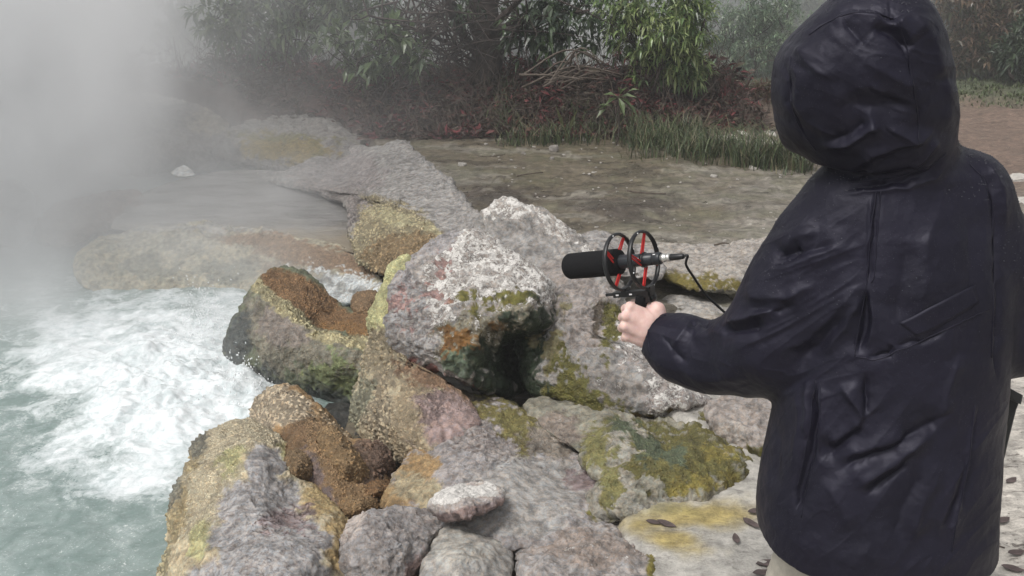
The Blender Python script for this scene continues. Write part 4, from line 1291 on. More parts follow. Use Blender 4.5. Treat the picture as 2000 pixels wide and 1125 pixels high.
class Field:
    def __init__(self, xs, ys, zs):
        self.xs, self.ys, self.zs = xs, ys, zs
        self.X = xs[:, None, None].astype(np.float32)
        self.Y = ys[None, :, None].astype(np.float32)
        self.Z = zs[None, None, :].astype(np.float32)
        self.F = np.full((len(xs), len(ys), len(zs)), 1.0, np.float32)

    def sub(self, lo, hi):
        s = []
        for ax, l, h in zip((self.xs, self.ys, self.zs), lo, hi):
            a = max(0, np.searchsorted(ax, l) - 1)
            b = min(len(ax), np.searchsorted(ax, h) + 1)
            s.append(slice(a, max(b, a + 1)))
        return tuple(s)

    def comb(self, s, d, k, cut=False):
        if cut:
            self.F[s] = -smin(-self.F[s], d, k) if k > 0 else np.maximum(self.F[s], -d)
        else:
            self.F[s] = smin(self.F[s], d, k) if k > 0 else np.minimum(self.F[s], d)

    def cone(self, a, b, ra, rb, k=0.02, cut=False, flat=None):
        """round cone from a to b"""
        a, b = np.asarray(a, np.float32), np.asarray(b, np.float32)
        m = max(ra, rb) + 3 * max(k, .01) + .01
        s = self.sub(np.minimum(a, b) - m, np.maximum(a, b) + m)
        X, Y, Z = self.X[s[0]], self.Y[:, s[1]], self.Z[:, :, s[2]]
        d = b - a
        L = max(float((d ** 2).sum()), 1e-9)
        t = np.clip(((X - a[0]) * d[0] + (Y - a[1]) * d[1] + (Z - a[2]) * d[2]) / L, 0, 1)
        D = np.sqrt((X - a[0] - t * d[0]) ** 2 + (Y - a[1] - t * d[1]) ** 2 + (Z - a[2] - t * d[2]) ** 2) - (ra + (rb - ra) * t)
        self.comb(s, D, k, cut)

    def chain(self, pts, rad, k=0.02, cut=False):
        for i in range(len(pts) - 1):
            self.cone(pts[i], pts[i + 1], rad[i], rad[i + 1], k, cut)

    def ell(self, c, r, k=0.02, rot=None, cut=False, n=2.0):
        c = np.asarray(c, np.float32)
        m = max(r) + 3 * max(k, .01) + .02
        s = self.sub(c - m, c + m)
        X, Y, Z = self.X[s[0]] - c[0], self.Y[:, s[1]] - c[1], self.Z[:, :, s[2]] - c[2]
        if rot is not None:
            U = [X * rot[i][0] + Y * rot[i][1] + Z * rot[i][2] for i in range(3)]
        else:
            U = [X, Y, Z]
        q = (np.abs(U[0] / r[0]) ** n + np.abs(U[1] / r[1]) ** n + np.abs(U[2] / r[2]) ** n) ** (1 / n)
        self.comb(s, (q - 1) * min(r), k, cut)

    def loft(self, rows, k=0.02, n=2.3, cut=False, shrink=0.0, zclip=None, yaw=0.0):
        """stack of horizontal superellipse rings: rows of (z, cx, cy, half width, half depth), z rising"""
        r = np.asarray(sorted(rows), float)
        z = self.zs
        i = lambda j: np.interp(z, r[:, 0], r[:, j])[None, None, :].astype(np.float32)
        cx, cy, a, b = i(1), i(2), i(3) - shrink, i(4) - shrink
        cs, sn = math.cos(yaw), math.sin(yaw)
        X, Y = self.X - cx, self.Y - cy
        u, v = X * cs + Y * sn, -X * sn + Y * cs
        q = (np.abs(u / a) ** n + np.abs(v / b) ** n) ** (1 / n)
        D = (q - 1) * np.minimum(a, b)
        lo, hi = (r[0, 0], r[-1, 0]) if zclip is None else zclip
        D = np.maximum(D, np.maximum(lo - self.Z, self.Z - hi))
        self.comb((slice(None),) * 3, D.astype(np.float32), k, cut)

    def mesh(self):
        return surface_nets(self.F, self.xs, self.ys, self.zs)


def relax(V, F, it=2, lam=0.5):
    E = np.concatenate([F[:, [0, 1]], F[:, [1, 2]], F[:, [2, 3]], F[:, [3, 0]]])
    E = np.concatenate([E, E[:, ::-1]])
    deg = np.bincount(E[:, 0], minlength=len(V))[:, None]
    for _ in range(it):
        A = np.stack([np.bincount(E[:, 0], weights=V[E[:, 1], k], minlength=len(V)) for k in range(3)], 1) / np.maximum(deg, 1)
        V = V + lam * (A - V)
    return V


def subdivide(V, F, levels=1):
    me = mesh_from("tmp", V, F)
    o = bpy.data.objects.new("tmp", me)
    COL.objects.link(o)
    md = o.modifiers.new("s", 'SUBSURF')
    md.levels = levels
    md.render_levels = levels
    dg = bpy.context.evaluated_depsgraph_get()
    m2 = bpy.data.meshes.new_from_object(o.evaluated_get(dg))
    v = np.zeros(len(m2.vertices) * 3, np.float32)
    m2.vertices.foreach_get("co", v)
    f = np.zeros(len(m2.loops), np.int32)
    m2.loops.foreach_get("vertex_index", f)
    bpy.data.objects.remove(o)
    bpy.data.meshes.remove(me)
    bpy.data.meshes.remove(m2)
    return v.reshape(-1, 3).astype(float), f.reshape(-1, 4)


def zof(py, Y):
    return float(at(1000, py, Y)[2])


def ring(py, L, Rr, Y, b):
    p, q = at(L, py, Y), at(Rr, py, Y)
    return (float(p[2]), float((p[0] + q[0]) / 2), Y, float((q[0] - p[0]) / 2), b)


def pl_dist(px, py, line, width):
    """distance in photo pixels to a polyline, signed side, and position along it"""
    line = np.asarray(line, float)
    best = np.full(len(px), 1e9)
    tt = np.zeros(len(px))
    side = np.zeros(len(px))
    n = len(line) - 1
    for i in range(n):
        a, b = line[i], line[i + 1]
        d = b - a
        L2 = (d ** 2).sum()
        t = np.clip(((px - a[0]) * d[0] + (py - a[1]) * d[1]) / L2, 0, 1)
        ex, ey = px - a[0] - t * d[0], py - a[1] - t * d[1]
        r = np.hypot(ex, ey)
        m = r < best
        best[m] = r[m]
        tt[m] = (i + t[m]) / n
        side[m] = np.sign(d[0] * ey[m] - d[1] * ex[m])
    return best, tt, side


# ------------------------------------------------------------------ the person
TORSO = [ring(345, 1660, 1880, 1.80, .085), ring(380, 1625, 1900, 1.80, .115), ring(430, 1590, 1940, 1.79, .138), ring(500, 1575, 1962, 1.775, .15), ring(620, 1560, 1962, 1.755, .158), ring(760, 1528, 1950, 1.73, .165),
         ring(860, 1505, 1940, 1.71, .172), ring(940, 1490, 1934, 1.695, .18), ring(990, 1484, 1928, 1.69, .196), ring(1050, 1486, 1924, 1.685, .202)]
HEMZ = zof(1038, 1.69)
HOOD = [ring(-24, 1672, 1770, 1.80, .045), ring(-14, 1645, 1795, 1.80, .075), ring(4, 1620, 1812, 1.80, .10), ring(30, 1594, 1826, 1.80, .122), ring(60, 1566, 1836, 1.80, .13), ring(95, 1538, 1844, 1.80, .134),
        ring(135, 1521, 1851, 1.80, .136), ring(170, 1516, 1855, 1.80, .136), ring(205, 1520, 1858, 1.80, .134), ring(240, 1533, 1858, 1.80, .130), ring(270, 1552, 1857, 1.80, .125), ring(298, 1574, 1856, 1.80, .118), ring(318, 1590, 1856, 1.80, .108)]
NECK = [ring(270, 1655, 1858, 1.81, .11), ring(305, 1642, 1860, 1.81, .108), ring(335, 1636, 1868, 1.808, .108), ring(362, 1640, 1880, 1.805, .112), ring(392, 1630, 1900, 1.80, .122)]
SH_L, EL_L = at(1628, 470, 1.80), at(1512, 662, 1.80)
ARM_L = [at(1655, 440, 1.80), at(1610, 500, 1.80), at(1560, 580, 1.80), at(1512, 664, 1.80), at(1452, 692, 1.85), at(1390, 700, 1.90), at(1332, 682, 1.945), at(1280, 652, 1.985)]
ARM_LR = [.098, .104, .104, .099, .077, .066, .066, .049]
ARM_R = [at(1880, 392, 1.80), at(1938, 520, 1.79), at(1985, 650, 1.77), at(1960, 660, 1.95), at(1870, 600, 2.08)]
ARM_RR = [.088, .085, .078, .066, .055]

PERSON = empty("person", (float(TORSO[-1][1]), 1.7, 0.0), "person in hooded navy rain jacket seen from behind, left arm holding out the microphone", "person")

# jacket
hx = 0.0048
jf = Field(np.arange(0.16, 1.16, hx), np.arange(1.40, 2.16, hx), np.arange(HEMZ - 0.02, 1.79, hx))
jf.loft(TORSO, 0.01, 2.35, zclip=(HEMZ, TORSO[0][0]))
jf.cone(at(1655, 425, 1.80), at(1870, 378, 1.80), .078, .074, .05)
jf.cone(at(1700, 400, 1.80), at(1755, 330, 1.81), .105, .10, .06)
jf.loft(NECK, 0.022, 2.2)
jf.chain(ARM_L, ARM_LR, .045)
jf.chain(ARM_R, ARM_RR, .04)
body_F = jf.F.copy()
hd = Field(jf.xs, jf.ys, jf.zs)
hd.loft(HOOD, 0.01, 2.25, yaw=R(-10))
hd.ell(at(1560, 190, 1.86), (.055, .10, .105), .03)
face_dir = np.array([-.84, .52, -.15])
fc = at(1610, 190, 1.87)
hd.ell(fc + face_dir * .085, (.075, .085, .098), .012, cut=True)
jf.comb((slice(None),) * 3, hd.F, .007)
# open hem and cuff
jf.loft(TORSO, .004, 2.35, cut=True, shrink=.026, zclip=(HEMZ - .1, HEMZ + .09))
wr = ARM_L[-1]
wd = ARM_L[-1] - ARM_L[-2]
wd = wd / np.linalg.norm(wd)
pl = (jf.X - wr[0]) * wd[0] + (jf.Y - wr[1]) * wd[1] + (jf.Z - wr[2]) * wd[2]
sb = jf.sub(wr - .12, wr + .12)
# cut the sleeve square at the cuff, then hollow it
jf.F[sb] = np.maximum(jf.F[sb], pl[sb] - 0.004)
jf.cone(wr - wd * .09, wr + wd * .06, .036, .042, .004, cut=True)
JV, JF = jf.mesh()
JV = relax(JV, JF, 3, .5)
JV, JF = subdivide(JV, JF, 1)

FOLDS = [  # polyline, half width px, height m (+ ridge / - valley), sharp-sided?
    # hood
    ([(1578, 62), (1610, 40), (1655, 18), (1700, 15), (1740, 32), (1752, 28)], 5, -.004), ([(1590, 70), (1625, 46), (1670, 30), (1715, 34), (1748, 50), (1755, 30)], 9, .005),
    ([(1752, 30), (1765, 55), (1790, 84)], 10, .009), ([(1700, 45), (1735, 62), (1760, 80), (1788, 92)], 12, -.010), ([(1750, 60), (1775, 110), (1783, 160), (1795, 230), (1800, 270)], 4, -.003),
    ([(1775, 10), (1810, 70), (1828, 130), (1835, 160)], 12, .006), ([(1640, 30), (1670, 70), (1690, 90)], 10, -.006), ([(1555, 80), (1570, 110), (1600, 140), (1640, 155)], 14, .006),
    ([(1535, 110), (1545, 160), (1540, 200), (1555, 240), (1575, 285)], 5, -.004), ([(1550, 115), (1560, 160), (1556, 200), (1570, 240)], 8, .004), ([(1670, 110), (1720, 140), (1770, 165), (1800, 160)], 16, .006),
    ([(1630, 205), (1690, 210), (1740, 200), (1790, 205)], 18, -.008), ([(1640, 190), (1700, 170), (1770, 190), (1800, 215)], 14, .004), ([(1600, 295), (1650, 280), (1700, 250), (1725, 240)], 8, .009),
    ([(1610, 280), (1660, 262), (1705, 232)], 9, -.010), ([(1650, 335), (1700, 300), (1760, 285), (1800, 275), (1830, 250)], 9, .007), ([(1700, 330), (1750, 300), (1790, 285)], 8, -.006),
    ([(1725, 240), (1770, 265), (1795, 282)], 8, .006), ([(1650, 350), (1690, 345), (1740, 348), (1790, 335), (1850, 298)], 7, -.007), ([(1690, 330), (1710, 345), (1730, 360)], 8, .005),
    ([(1770, 340), (1810, 310), (1840, 270)], 8, .006), ([(1842, 130), (1850, 200), (1845, 260)], 10, .004),
    # collar seam, shoulder seams
    ([(1645, 368), (1700, 366), (1760, 358), (1820, 338), (1862, 300)], 4, -.006), ([(1640, 380), (1700, 378), (1765, 370), (1830, 348), (1868, 312)], 5, .003),
    ([(1716, 375), (1706, 440), (1700, 520), (1696, 560)], 3, -.004), ([(1706, 375), (1696, 440), (1690, 520)], 4, .003), ([(1696, 560), (1688, 620), (1672, 700)], 10, -.012), ([(1700, 560), (1702, 620), (1690, 690)], 7, .008),
    ([(1900, 312), (1935, 360), (1948, 450), (1950, 560), (1948, 700), (1950, 760)], 4, -.007), ([(1925, 310), (1958, 370), (1964, 460)], 7, .005),
    # sleeve
    ([(1512, 500), (1550, 470), (1600, 440)], 14, .006), ([(1508, 505), (1540, 495), (1570, 490)], 8, -.009), ([(1490, 535), (1550, 520), (1620, 490), (1680, 470)], 12, .006), ([(1500, 520), (1560, 500), (1640, 470)], 10, -.007),
    ([(1445, 570), (1490, 580), (1540, 580), (1600, 560)], 14, .008), ([(1465, 600), (1520, 605), (1560, 590)], 10, -.007), ([(1400, 640), (1440, 625), (1490, 615), (1535, 588)], 9, .010), ([(1400, 650), (1450, 645), (1500, 640)], 10, -.009),
    ([(1500, 700), (1580, 660), (1640, 600), (1690, 540)], 14, .006), ([(1540, 720), (1610, 660), (1660, 600)], 10, -.006), ([(1600, 700), (1650, 640), (1685, 580)], 9, .006),
    ([(1290, 650), (1320, 690), (1345, 710)], 6, -.005), ([(1300, 700), (1325, 660), (1350, 630), (1385, 640)], 12, .006), ([(1340, 640), (1365, 632), (1390, 642)], 7, -.006), ([(1345, 665), (1390, 655), (1420, 645)], 10, .005), ([(1320, 715), (1380, 740), (1450, 745)], 14, .005),
    # back and skirt
    ([(1830, 395), (1815, 470), (1805, 560), (1800, 640)], 26, .006), ([(1770, 470), (1760, 560), (1750, 640)], 22, -.005), ([(1890, 400), (1900, 500), (1905, 600)], 24, -.005),
    ([(1740, 680), (1800, 668), (1850, 640)], 4, -.004),
    ([(1690, 700), (1735, 695), (1745, 680)], 4, -.006), ([(1580, 740), (1575, 800), (1572, 860)], 8, .006), ([(1592, 740), (1590, 800), (1580, 880), (1563, 960), (1558, 1005)], 5, -.012), ([(1604, 740), (1604, 820), (1592, 900)], 6, .006),
    ([(1560, 750), (1555, 830), (1545, 930)], 8, .004), ([(1640, 745), (1680, 800), (1695, 820)], 12, .009), ([(1690, 720), (1695, 780), (1690, 820)], 6, -.009), ([(1595, 895), (1640, 868), (1690, 825)], 12, -.010), ([(1610, 870), (1650, 845), (1690, 815)], 10, .007),
    ([(1620, 920), (1680, 900), (1740, 875), (1820, 830), (1860, 800)], 10, -.009), ([(1625, 900), (1690, 880), (1745, 860), (1775, 865)], 14, .009), ([(1660, 955), (1710, 930), (1770, 890), (1840, 830)], 13, .009), ([(1680, 975), (1740, 935), (1790, 890)], 8, -.007),
    ([(1600, 930), (1640, 990), (1665, 1040)], 18, .006), ([(1770, 1060), (1800, 990), (1840, 900)], 16, .007), ([(1735, 1060), (1775, 980), (1810, 910)], 12, -.006), ([(1830, 1060), (1850, 980), (1880, 880)], 14, .006), ([(1905, 780), (1890, 900), (1870, 1000), (1855, 1080)], 4, .005), ([(1912, 780), (1897, 900), (1878, 1000)], 4, -.006),
    ([(1880, 680), (1850, 760), (1830, 840)], 10, .005), ([(1520, 800), (1512, 900), (1505, 970)], 12, -.005), ([(1690, 1010), (1700, 1060), (1690, 1110)], 18, .004),
]


def sculpt(V, F, folds, gain=1.0):
    N = normals(V, [F])
    px, py = proj(V)
    vd = CAM - V
    vd /= np.linalg.norm(vd, axis=1)[:, None]
    fac = sstep(-0.15, 0.25, (N * vd).sum(1))
    d = np.zeros(len(V))
    wob = 6 * fbm(V, 14, 3, .6, 70)
    wx, wy = px + wob, py + 6 * fbm(V, 14, 3, .6, 90)
    for line, w, h in folds:
        r, t, sd = pl_dist(wx, wy, line, w)
        m = r < 7 * w
        w = w * 1.5
        q = r[m] / w * np.where(sd[m] > 0, 1.15, 0.6)
        prof = np.exp(-np.sqrt(q * q + .02) * 1.5) * 1.15
        d[m] += h * prof * sstep(0, .28, np.minimum(t[m], 1 - t[m]))
    d = np.maximum(d * fac * gain, -.014)
    # cloth drawn into long soft-backed creases: each region has its own direction of pull

    def crease(ang, across, along, seed, warp=.5):
        c, s_ = math.cos(R(ang)), math.sin(R(ang))
        u, v = px * c + py * s_, -px * s_ + py * c
        q = np.stack([u / along, v / across, V[:, 1] * 3 + seed], 1)
        q = q + warp * np.stack([perlin(q * .7 + seed), perlin(q * .7 + seed + 31), 0 * u], 1)
        a = perlin(q)
        b = perlin(q * 1.9 + 7.7)
        r1 = .30 - np.sqrt(a * a + .0016)
        r2 = .25 - np.sqrt(b * b + .003)
        return r1 * np.where(a > 0, 1.5, .8) + .40 * r2

    sleeve = sstep(1720, 1640, px) * sstep(380, 450, py) * sstep(800, 760, py)
    fore = sstep(1480, 1400, px) * sleeve
    skirt = sstep(700, 800, py) * sstep(1480, 1540, px + 60)
    hoodm = sstep(360, 320, py)
    back = np.clip(1 - sleeve - skirt - hoodm, 0, 1)
    d += fac * .005 * (sleeve - fore) * crease(-24, 40, 190, 1.3) + fac * .004 * fore * crease(18, 44, 110, 5.1) + fac * .0035 * skirt * crease(-50, 52, 230, 9.4) + fac * .004 * hoodm * crease(28, 46, 150, 14.2) + fac * .002 * back * crease(-70, 70, 260, 22.7)
    d += 0.0012 * fbm(V, 24, 3, .55, 44)
    return V + N * d[:, None]


JV = sculpt(JV, JF, FOLDS, 1.7)
jx, jy = proj(JV)
# split the hood from the jacket along the collar seam
fcz = JV[JF].mean(1)
fx, fy = proj(fcz)
seam = np.interp(fx, [1600, 1645, 1700, 1760, 1820, 1862, 1950], [372, 368, 366, 358, 338, 300, 240])
is_hood = (fy < seam) & (fx > 1500) & (fx < 1866) & (fcz[:, 2] > 1.36)


def submesh(V, F, m):
    f = F[m]
    u, inv = np.unique(f, return_inverse=True)
    return V[u], inv.reshape(f.shape)


v, f = submesh(JV, JF, ~is_hood)
JACKET = part("jacket", v, [f], M_JACKET, PERSON)
v, f = submesh(JV, JF, is_hood)
HOODO = part("hood", v, [f], M_JACKET, JACKET)


def on_mesh(V, F, pts, lift=0.002):
    """drop photo polyline points on the nearest camera-facing vertices"""
    N = normals(V, [F])
    px, py = proj(V)
    face = ((CAM - V) * N).sum(1) > 0
    idx = np.where(face)[0]
    out = []
    for p in pts:
        r = (px[idx] - p[0]) ** 2 + (py[idx] - p[1]) ** 2
        near = idx[r < max(16, r.min() * 1.5 + 4)]
        k = near[np.argmin(((V[near] - CAM) ** 2).sum(1))]
        out.append(V[k] + N[k] * lift)
    return np.array(out)


def flat_strip(line_a, line_b, thick=0.003, n=18):
    """cloth strip between two photo polylines lying on the jacket"""
    A = on_mesh(JV, JF, catmull(line_a, n), .0006)
    B = on_mesh(JV, JF, catmull(line_b, n), .0006)
    m = 7
    rows = []
    for k in range(m):
        t = k / (m - 1)
        P = A * (1 - t) + B * t
        rows.append(P)
    G = np.stack(rows)
    for _ in range(2):
        G[:, 1:-1] = (G[:, :-2] + G[:, 1:-1] * 2 + G[:, 2:]) / 4
    out = CAM - G
    out /= np.linalg.norm(out, axis=2)[..., None]
    top = (G + out * thick).reshape(-1, 3)
    bot = (G - out * .004).reshape(-1, 3)
    i = (np.arange(m - 1)[:, None] * n + np.arange(n - 1)[None]).ravel()
    Q = np.stack([i, i + 1, i + n + 1, i + n], 1)
    V = np.concatenate([top, bot])
    o = m * n
    rim = np.concatenate([np.arange(n), np.arange(1, m) * n + n - 1, (m - 1) * n + np.arange(n - 2, -1, -1), np.arange(m - 2, 0, -1) * n])
    r2 = np.roll(rim, -1)
    S_ = np.stack([rim, rim + o, r2 + o, r2], 1)
    return V, [np.concatenate([Q, Q[:, ::-1] + o, S_])]


v, f = flat_strip([(1757, 634), (1800, 612), (1850, 585), (1908, 557)], [(1790, 660), (1835, 640), (1880, 615), (1915, 592)], .0015)
part("pocket_flap", v, f, M_JACKET, JACKET)
# raised seams of the jacket, and rain standing on the cloth
def seam(line, r=.0013, par=None, n=40):
    P_ = on_mesh(JV, JF, catmull(line, n), .0003)
    for _ in range(2):
        P_[1:-1] = (P_[:-2] + 2 * P_[1:-1] + P_[2:]) / 4
    v, f = tube(P_, r, 6)
    part("seam", v, f, M_JACKET, par or JACKET)


for ln in ([(1714, 376), (1704, 440), (1698, 520), (1694, 560), (1680, 640), (1668, 700)], [(1722, 376), (1712, 440), (1706, 520), (1702, 556)], [(1668, 700), (1700, 702), (1745, 690), (1830, 655), (1935, 605)], [(1896, 318), (1930, 362), (1942, 450), (1944, 560), (1940, 700)],
           [(1908, 790), (1893, 900), (1875, 1000), (1862, 1080)], [(1600, 745), (1598, 820), (1588, 890), (1570, 960), (1562, 1010)], [(1590, 745), (1586, 820), (1574, 890), (1560, 950)], [(1268, 690), (1262, 655), (1275, 625), (1300, 612)]):
    seam(ln)
for ln in ([(1578, 66), (1610, 44), (1655, 24), (1700, 20), (1745, 34)], [(1752, 40), (1775, 110), (1788, 180), (1796, 240), (1798, 290)], [(1540, 112), (1540, 160), (1545, 210), (1562, 255), (1590, 295)], [(1650, 352), (1700, 352), (1760, 346), (1820, 326), (1850, 302)]):
    seam(ln, par=HOODO)
_N = normals(JV, [JF])
_ok = np.where((_N[:, 2] > .15) & (((CAM - JV) * _N).sum(1) > 0))[0]
_w = np.clip(fbm(JV[_ok], 7, 3, .6, 12) + .25, 0, 1) * _N[_ok, 2] * sstep(.95, 1.35, JV[_ok, 2])
_pick = rng.choice(_ok, 800, replace=False, p=_w / _w.sum())
V0, F0 = ico()
v, f = merge([(V0 * rng.uniform(.0005, .0014) + JV[i] + _N[i] * .0004, F0) for i in _pick])
part("raindrops", v, f, M_RAIN, JACKET, kind='stuff')

# body: one continuous figure, fine around the left hand
bf = Field(grid_axes(0.12, 1.16, .013, (0.20, 0.36, .0021)), grid_axes(1.40, 2.2, .013, (1.93, 2.10, .0021)), grid_axes(-0.02, 1.74, .013, (0.92, 1.09, .0021)))
bf.loft(TORSO, .01, 2.3, shrink=.03, zclip=(.72, TORSO[0][0] - .03))
hipx = TORSO[-1][1]
for sx in (-1, 1):
    bf.chain([(hipx + sx * .09, 1.70, .86), (hipx + sx * .105, 1.70, .50), (hipx + sx * .115, 1.69, .10)], [.065, .055, .042], .03)
    bf.cone((hipx + sx * .115, 1.67, .05), (hipx + sx * .135 - .04, 1.86, .03), .038, .03, .03)
bf.cone(at(1700, 420, 1.80), at(1690, 300, 1.82), .062, .055, .03)
hc = at(1690, 165, 1.82)
fd = np.array([-.84, .52, -.12])
fd /= np.linalg.norm(fd)
sd_ = np.cross(fd, [0, 0, 1])
sd_ /= np.linalg.norm(sd_)
ud = np.cross(sd_, fd)
rt = [fd, sd_, ud]
L = lambda a, b, c: hc + fd * a + sd_ * b + ud * c
bf.ell(L(0, 0, .02), (.092, .073, .095), .02, rt)
bf.ell(L(.03, 0, -.06), (.062, .055, .062), .03, rt)
bf.cone(L(.086, 0, -.005), L(.108, 0, -.035), .010, .014, .012)
for sg in (-1, 1):
    bf.ell(L(.088, sg * .031, .0), (.016, .018, .012), .01, rt, cut=True)
    bf.ell(L(.078, sg * .031, .0), (.012, .012, .012), .004, rt)
    bf.cone(L(.085, sg * .018, .02), L(.078, sg * .045, .02), .008, .007, .01)
    bf.ell(L(-.005, sg * .076, -.01), (.018, .008, .032), .006, rt)
bf.cone(L(.088, -.018, -.068), L(.088, .018, -.068), .008, .008, .006)
bf.cone(L(.078, -.01, -.105), L(.078, .01, -.105), .018, .018, .015)
bf.chain(ARM_R, [.052, .05, .045, .04, .03], .02)
bf.chain(ARM_L[:-1] + [at(1300, 656, 1.99)], [.055, .055, .052, .046, .042, .038, .034, .030], .02)
# right hand, bent round the front of the body
rw = ARM_R[-1]
bf.ell(rw + [-.05, .02, 0], (.05, .022, .04), .015)
for q in range(4):
    bf.chain([rw + [-.08, .02, .03 - .02 * q], rw + [-.115, .015, .028 - .02 * q], rw + [-.125, -.01, .026 - .02 * q]], [.0105, .0095, .008], .006)
bf.chain([rw + [-.03, .02, .035], rw + [-.06, .02, .06], rw + [-.085, .015, .066]], [.015, .012, .009], .01)
# left hand closed round the grip
WR = at(1300, 656, 1.99)
KN = [at(1231, 600, 1.985), at(1224, 617, 1.973), at(1221, 637, 1.971), at(1225, 657, 1.979)]
KR = [.0125, .0125, .0120, .0110]
for q, K in enumerate(KN):
    bf.chain([WR + [0, -.004, .016 - .011 * q], (WR + K) / 2 + [0, -.007, .004 - .003 * q], K], [.020, .0185, KR[q]], .010)
bf.ell((WR * .45 + at(1224, 630, 1.975) * .55) + [0, .008, 0], (.036, .018, .042), .012)
for q, K in enumerate(KN):
    kx, ky = proj(K)
    r = KR[q]
    p1 = at(kx - 9 + 1.5 * q, ky + 3, K[1] + .034)
    p2 = at(kx + 9, ky + 5, 2.040 - .002 * q)
    p3 = at(kx + 27, ky + 6, 2.034 - .003 * q)
    bf.chain([K, p1, p2, p3], [r * .93, r * .86, r * .78, r * .66], .0025)
    bf.ell(K + [-.002, -.0015, .001], (.0095, .0115, .0095), .006)
bf.chain([at(1292, 640, 1.985), at(1284, 605, 1.995), at(1262, 592, 2.022), at(1238, 592, 2.040)], [.021, .0155, .0118, .0095], .010)
BV, BF_ = bf.mesh()
BV = relax(BV, BF_, 2, .4)
part("body", BV, [BF_], M_SKIN, PERSON)

# trousers and boots
tv = []
for sx in (-1, 1):
    tf = Field(np.arange(hipx + sx * .105 - .16, hipx + sx * .105 + .16, .009), np.arange(1.52, 1.88, .009), np.arange(.08, .98, .009))
    tf.chain([(hipx + sx * .085, 1.69, .90), (hipx + sx * .105, 1.70, .50), (hipx + sx * .115, 1.69, .12)], [.080, .086, .085], .03)
    V_, F_ = tf.mesh()
    V_ = V_ + normals(V_, [F_]) * (0.007 * ridged(V_ * [1, 1, 2.2], 7, 3, .5, 5 + sx))[:, None]
    tv.append((V_, F_))
v, f = merge(tv)
part("trousers", v, f, M_TROUSER, PERSON)
for sx in (-1, 1):
    bx = hipx + sx * .115
    gzv = float(gz(bx, 1.75)[0])
    ff = Field(np.arange(bx - .12, bx + .12, .007), np.arange(1.55, 2.0, .007), np.arange(-.05, .26, .007))
    ff.cone((bx, 1.68, gzv + .07), (bx, 1.69, .24), .062, .066, .02)
    ff.cone((bx, 1.66, gzv + .045), (bx - .03, 1.88, gzv + .04), .05, .044, .03)
    ff.F = np.maximum(ff.F, gzv - ff.Z)
    V_, F_ = ff.mesh()
    part("boot", V_, [F_], M_BOOT, PERSON)

# bag on the right hip
bag = empty("shoulder_bag", at(1965, 880, 1.80), "black bag with a snap flap hanging at the person's right hip", "bag")
pts = [(1935, 745), (1950, 736), (1962, 762), (1972, 800), (1966, 850), (1952, 910), (1944, 960), (1941, 1000), (1905, 1006), (1880, 990), (1890, 850)]


def slab(pts, Y0, Y1, bev=.008):
    """thick panel: outline measured off the photograph at Y0, extruded away to Y1"""
    P = np.asarray(pts, float)
    n = len(P)
    c = P.mean(0)
    rows = [at(*(c + (P - c) * .93).T, Y0), at(P[:, 0], P[:, 1], Y0 + bev), at(P[:, 0], P[:, 1], Y1 - bev) * 1.0, at(*(c + (P - c) * .95).T, Y1)]
    V = np.concatenate(rows + [at(c[0], c[1], Y0 - .004)[None], at(c[0], c[1], Y1)[None]])
    j = np.arange(n)
    Q = np.concatenate([np.stack([k * n + j, k * n + (j + 1) % n, (k + 1) * n + (j + 1) % n, (k + 1) * n + j], 1) for k in range(3)])
    T_ = np.concatenate([np.stack([np.full(n, 4 * n), (j + 1) % n, j], 1), np.stack([np.full(n, 4 * n + 1), 3 * n + j, 3 * n + (j + 1) % n], 1)])
    return V, [Q, T_]


v, f = slab([(1930, 770), (1995, 775), (1985, 800), (1968, 868), (1956, 920), (1943, 990), (1938, 1002), (1860, 1000), (1870, 800)], 1.72, 1.82)
part("pouch", v, f, M_BAG, bag, smooth=False)
v, f = slab([(1938, 740), (1950, 738), (1958, 750), (1998, 772), (1994, 790), (1952, 772), (1942, 768)], 1.69, 1.79, .004)
part("flap", v, f, M_BAG, bag, smooth=False)
c = at(1957, 761, 1.687)
v, f = tube([c, c + [0, -.004, .002]], [.005, .004], 12)
part("snap", v, f, M_BLACK, bag)

# ------------------------------------------------------------------ microphone, shock mount, cable
AX0, AX1 = at(1306, 503, 1.985), at(1104, 521, 2.135)
AD = (AX1 - AX0) / np.linalg.norm(AX1 - AX0)
UPV = np.array([0, 0, 1.0])
SD = np.cross(AD, UPV)
SD /= np.linalg.norm(SD)
UP = np.cross(SD, AD)
LEN = np.linalg.norm(AX1 - AX0)
mic = empty("microphone", AX0, "black microphone with a foam windscreen, slung in red elastic inside the two rings", "microphone")


def lathe(prof, n=36):
    """profile of (distance along the microphone axis from its tail, radius)"""
    P = [AX0 + AD * s for s, r in prof]
    rr = [max(r, 1e-4) for s, r in prof]
    V = []
    th = np.linspace(0, 2 * np.pi, n, endpoint=False)
    for p, r in zip(P, rr):
        V.append(p + r * (np.cos(th)[:, None] * SD + np.sin(th)[:, None] * UP))
    V = np.concatenate(V)
    j = np.arange(n)
    Q = np.concatenate([np.stack([k * n + j, (k + 1) * n + j, (k + 1) * n + (j + 1) % n, k * n + (j + 1) % n], 1) for k in range(len(P) - 1)])
    return V, [Q[:, ::-1]]


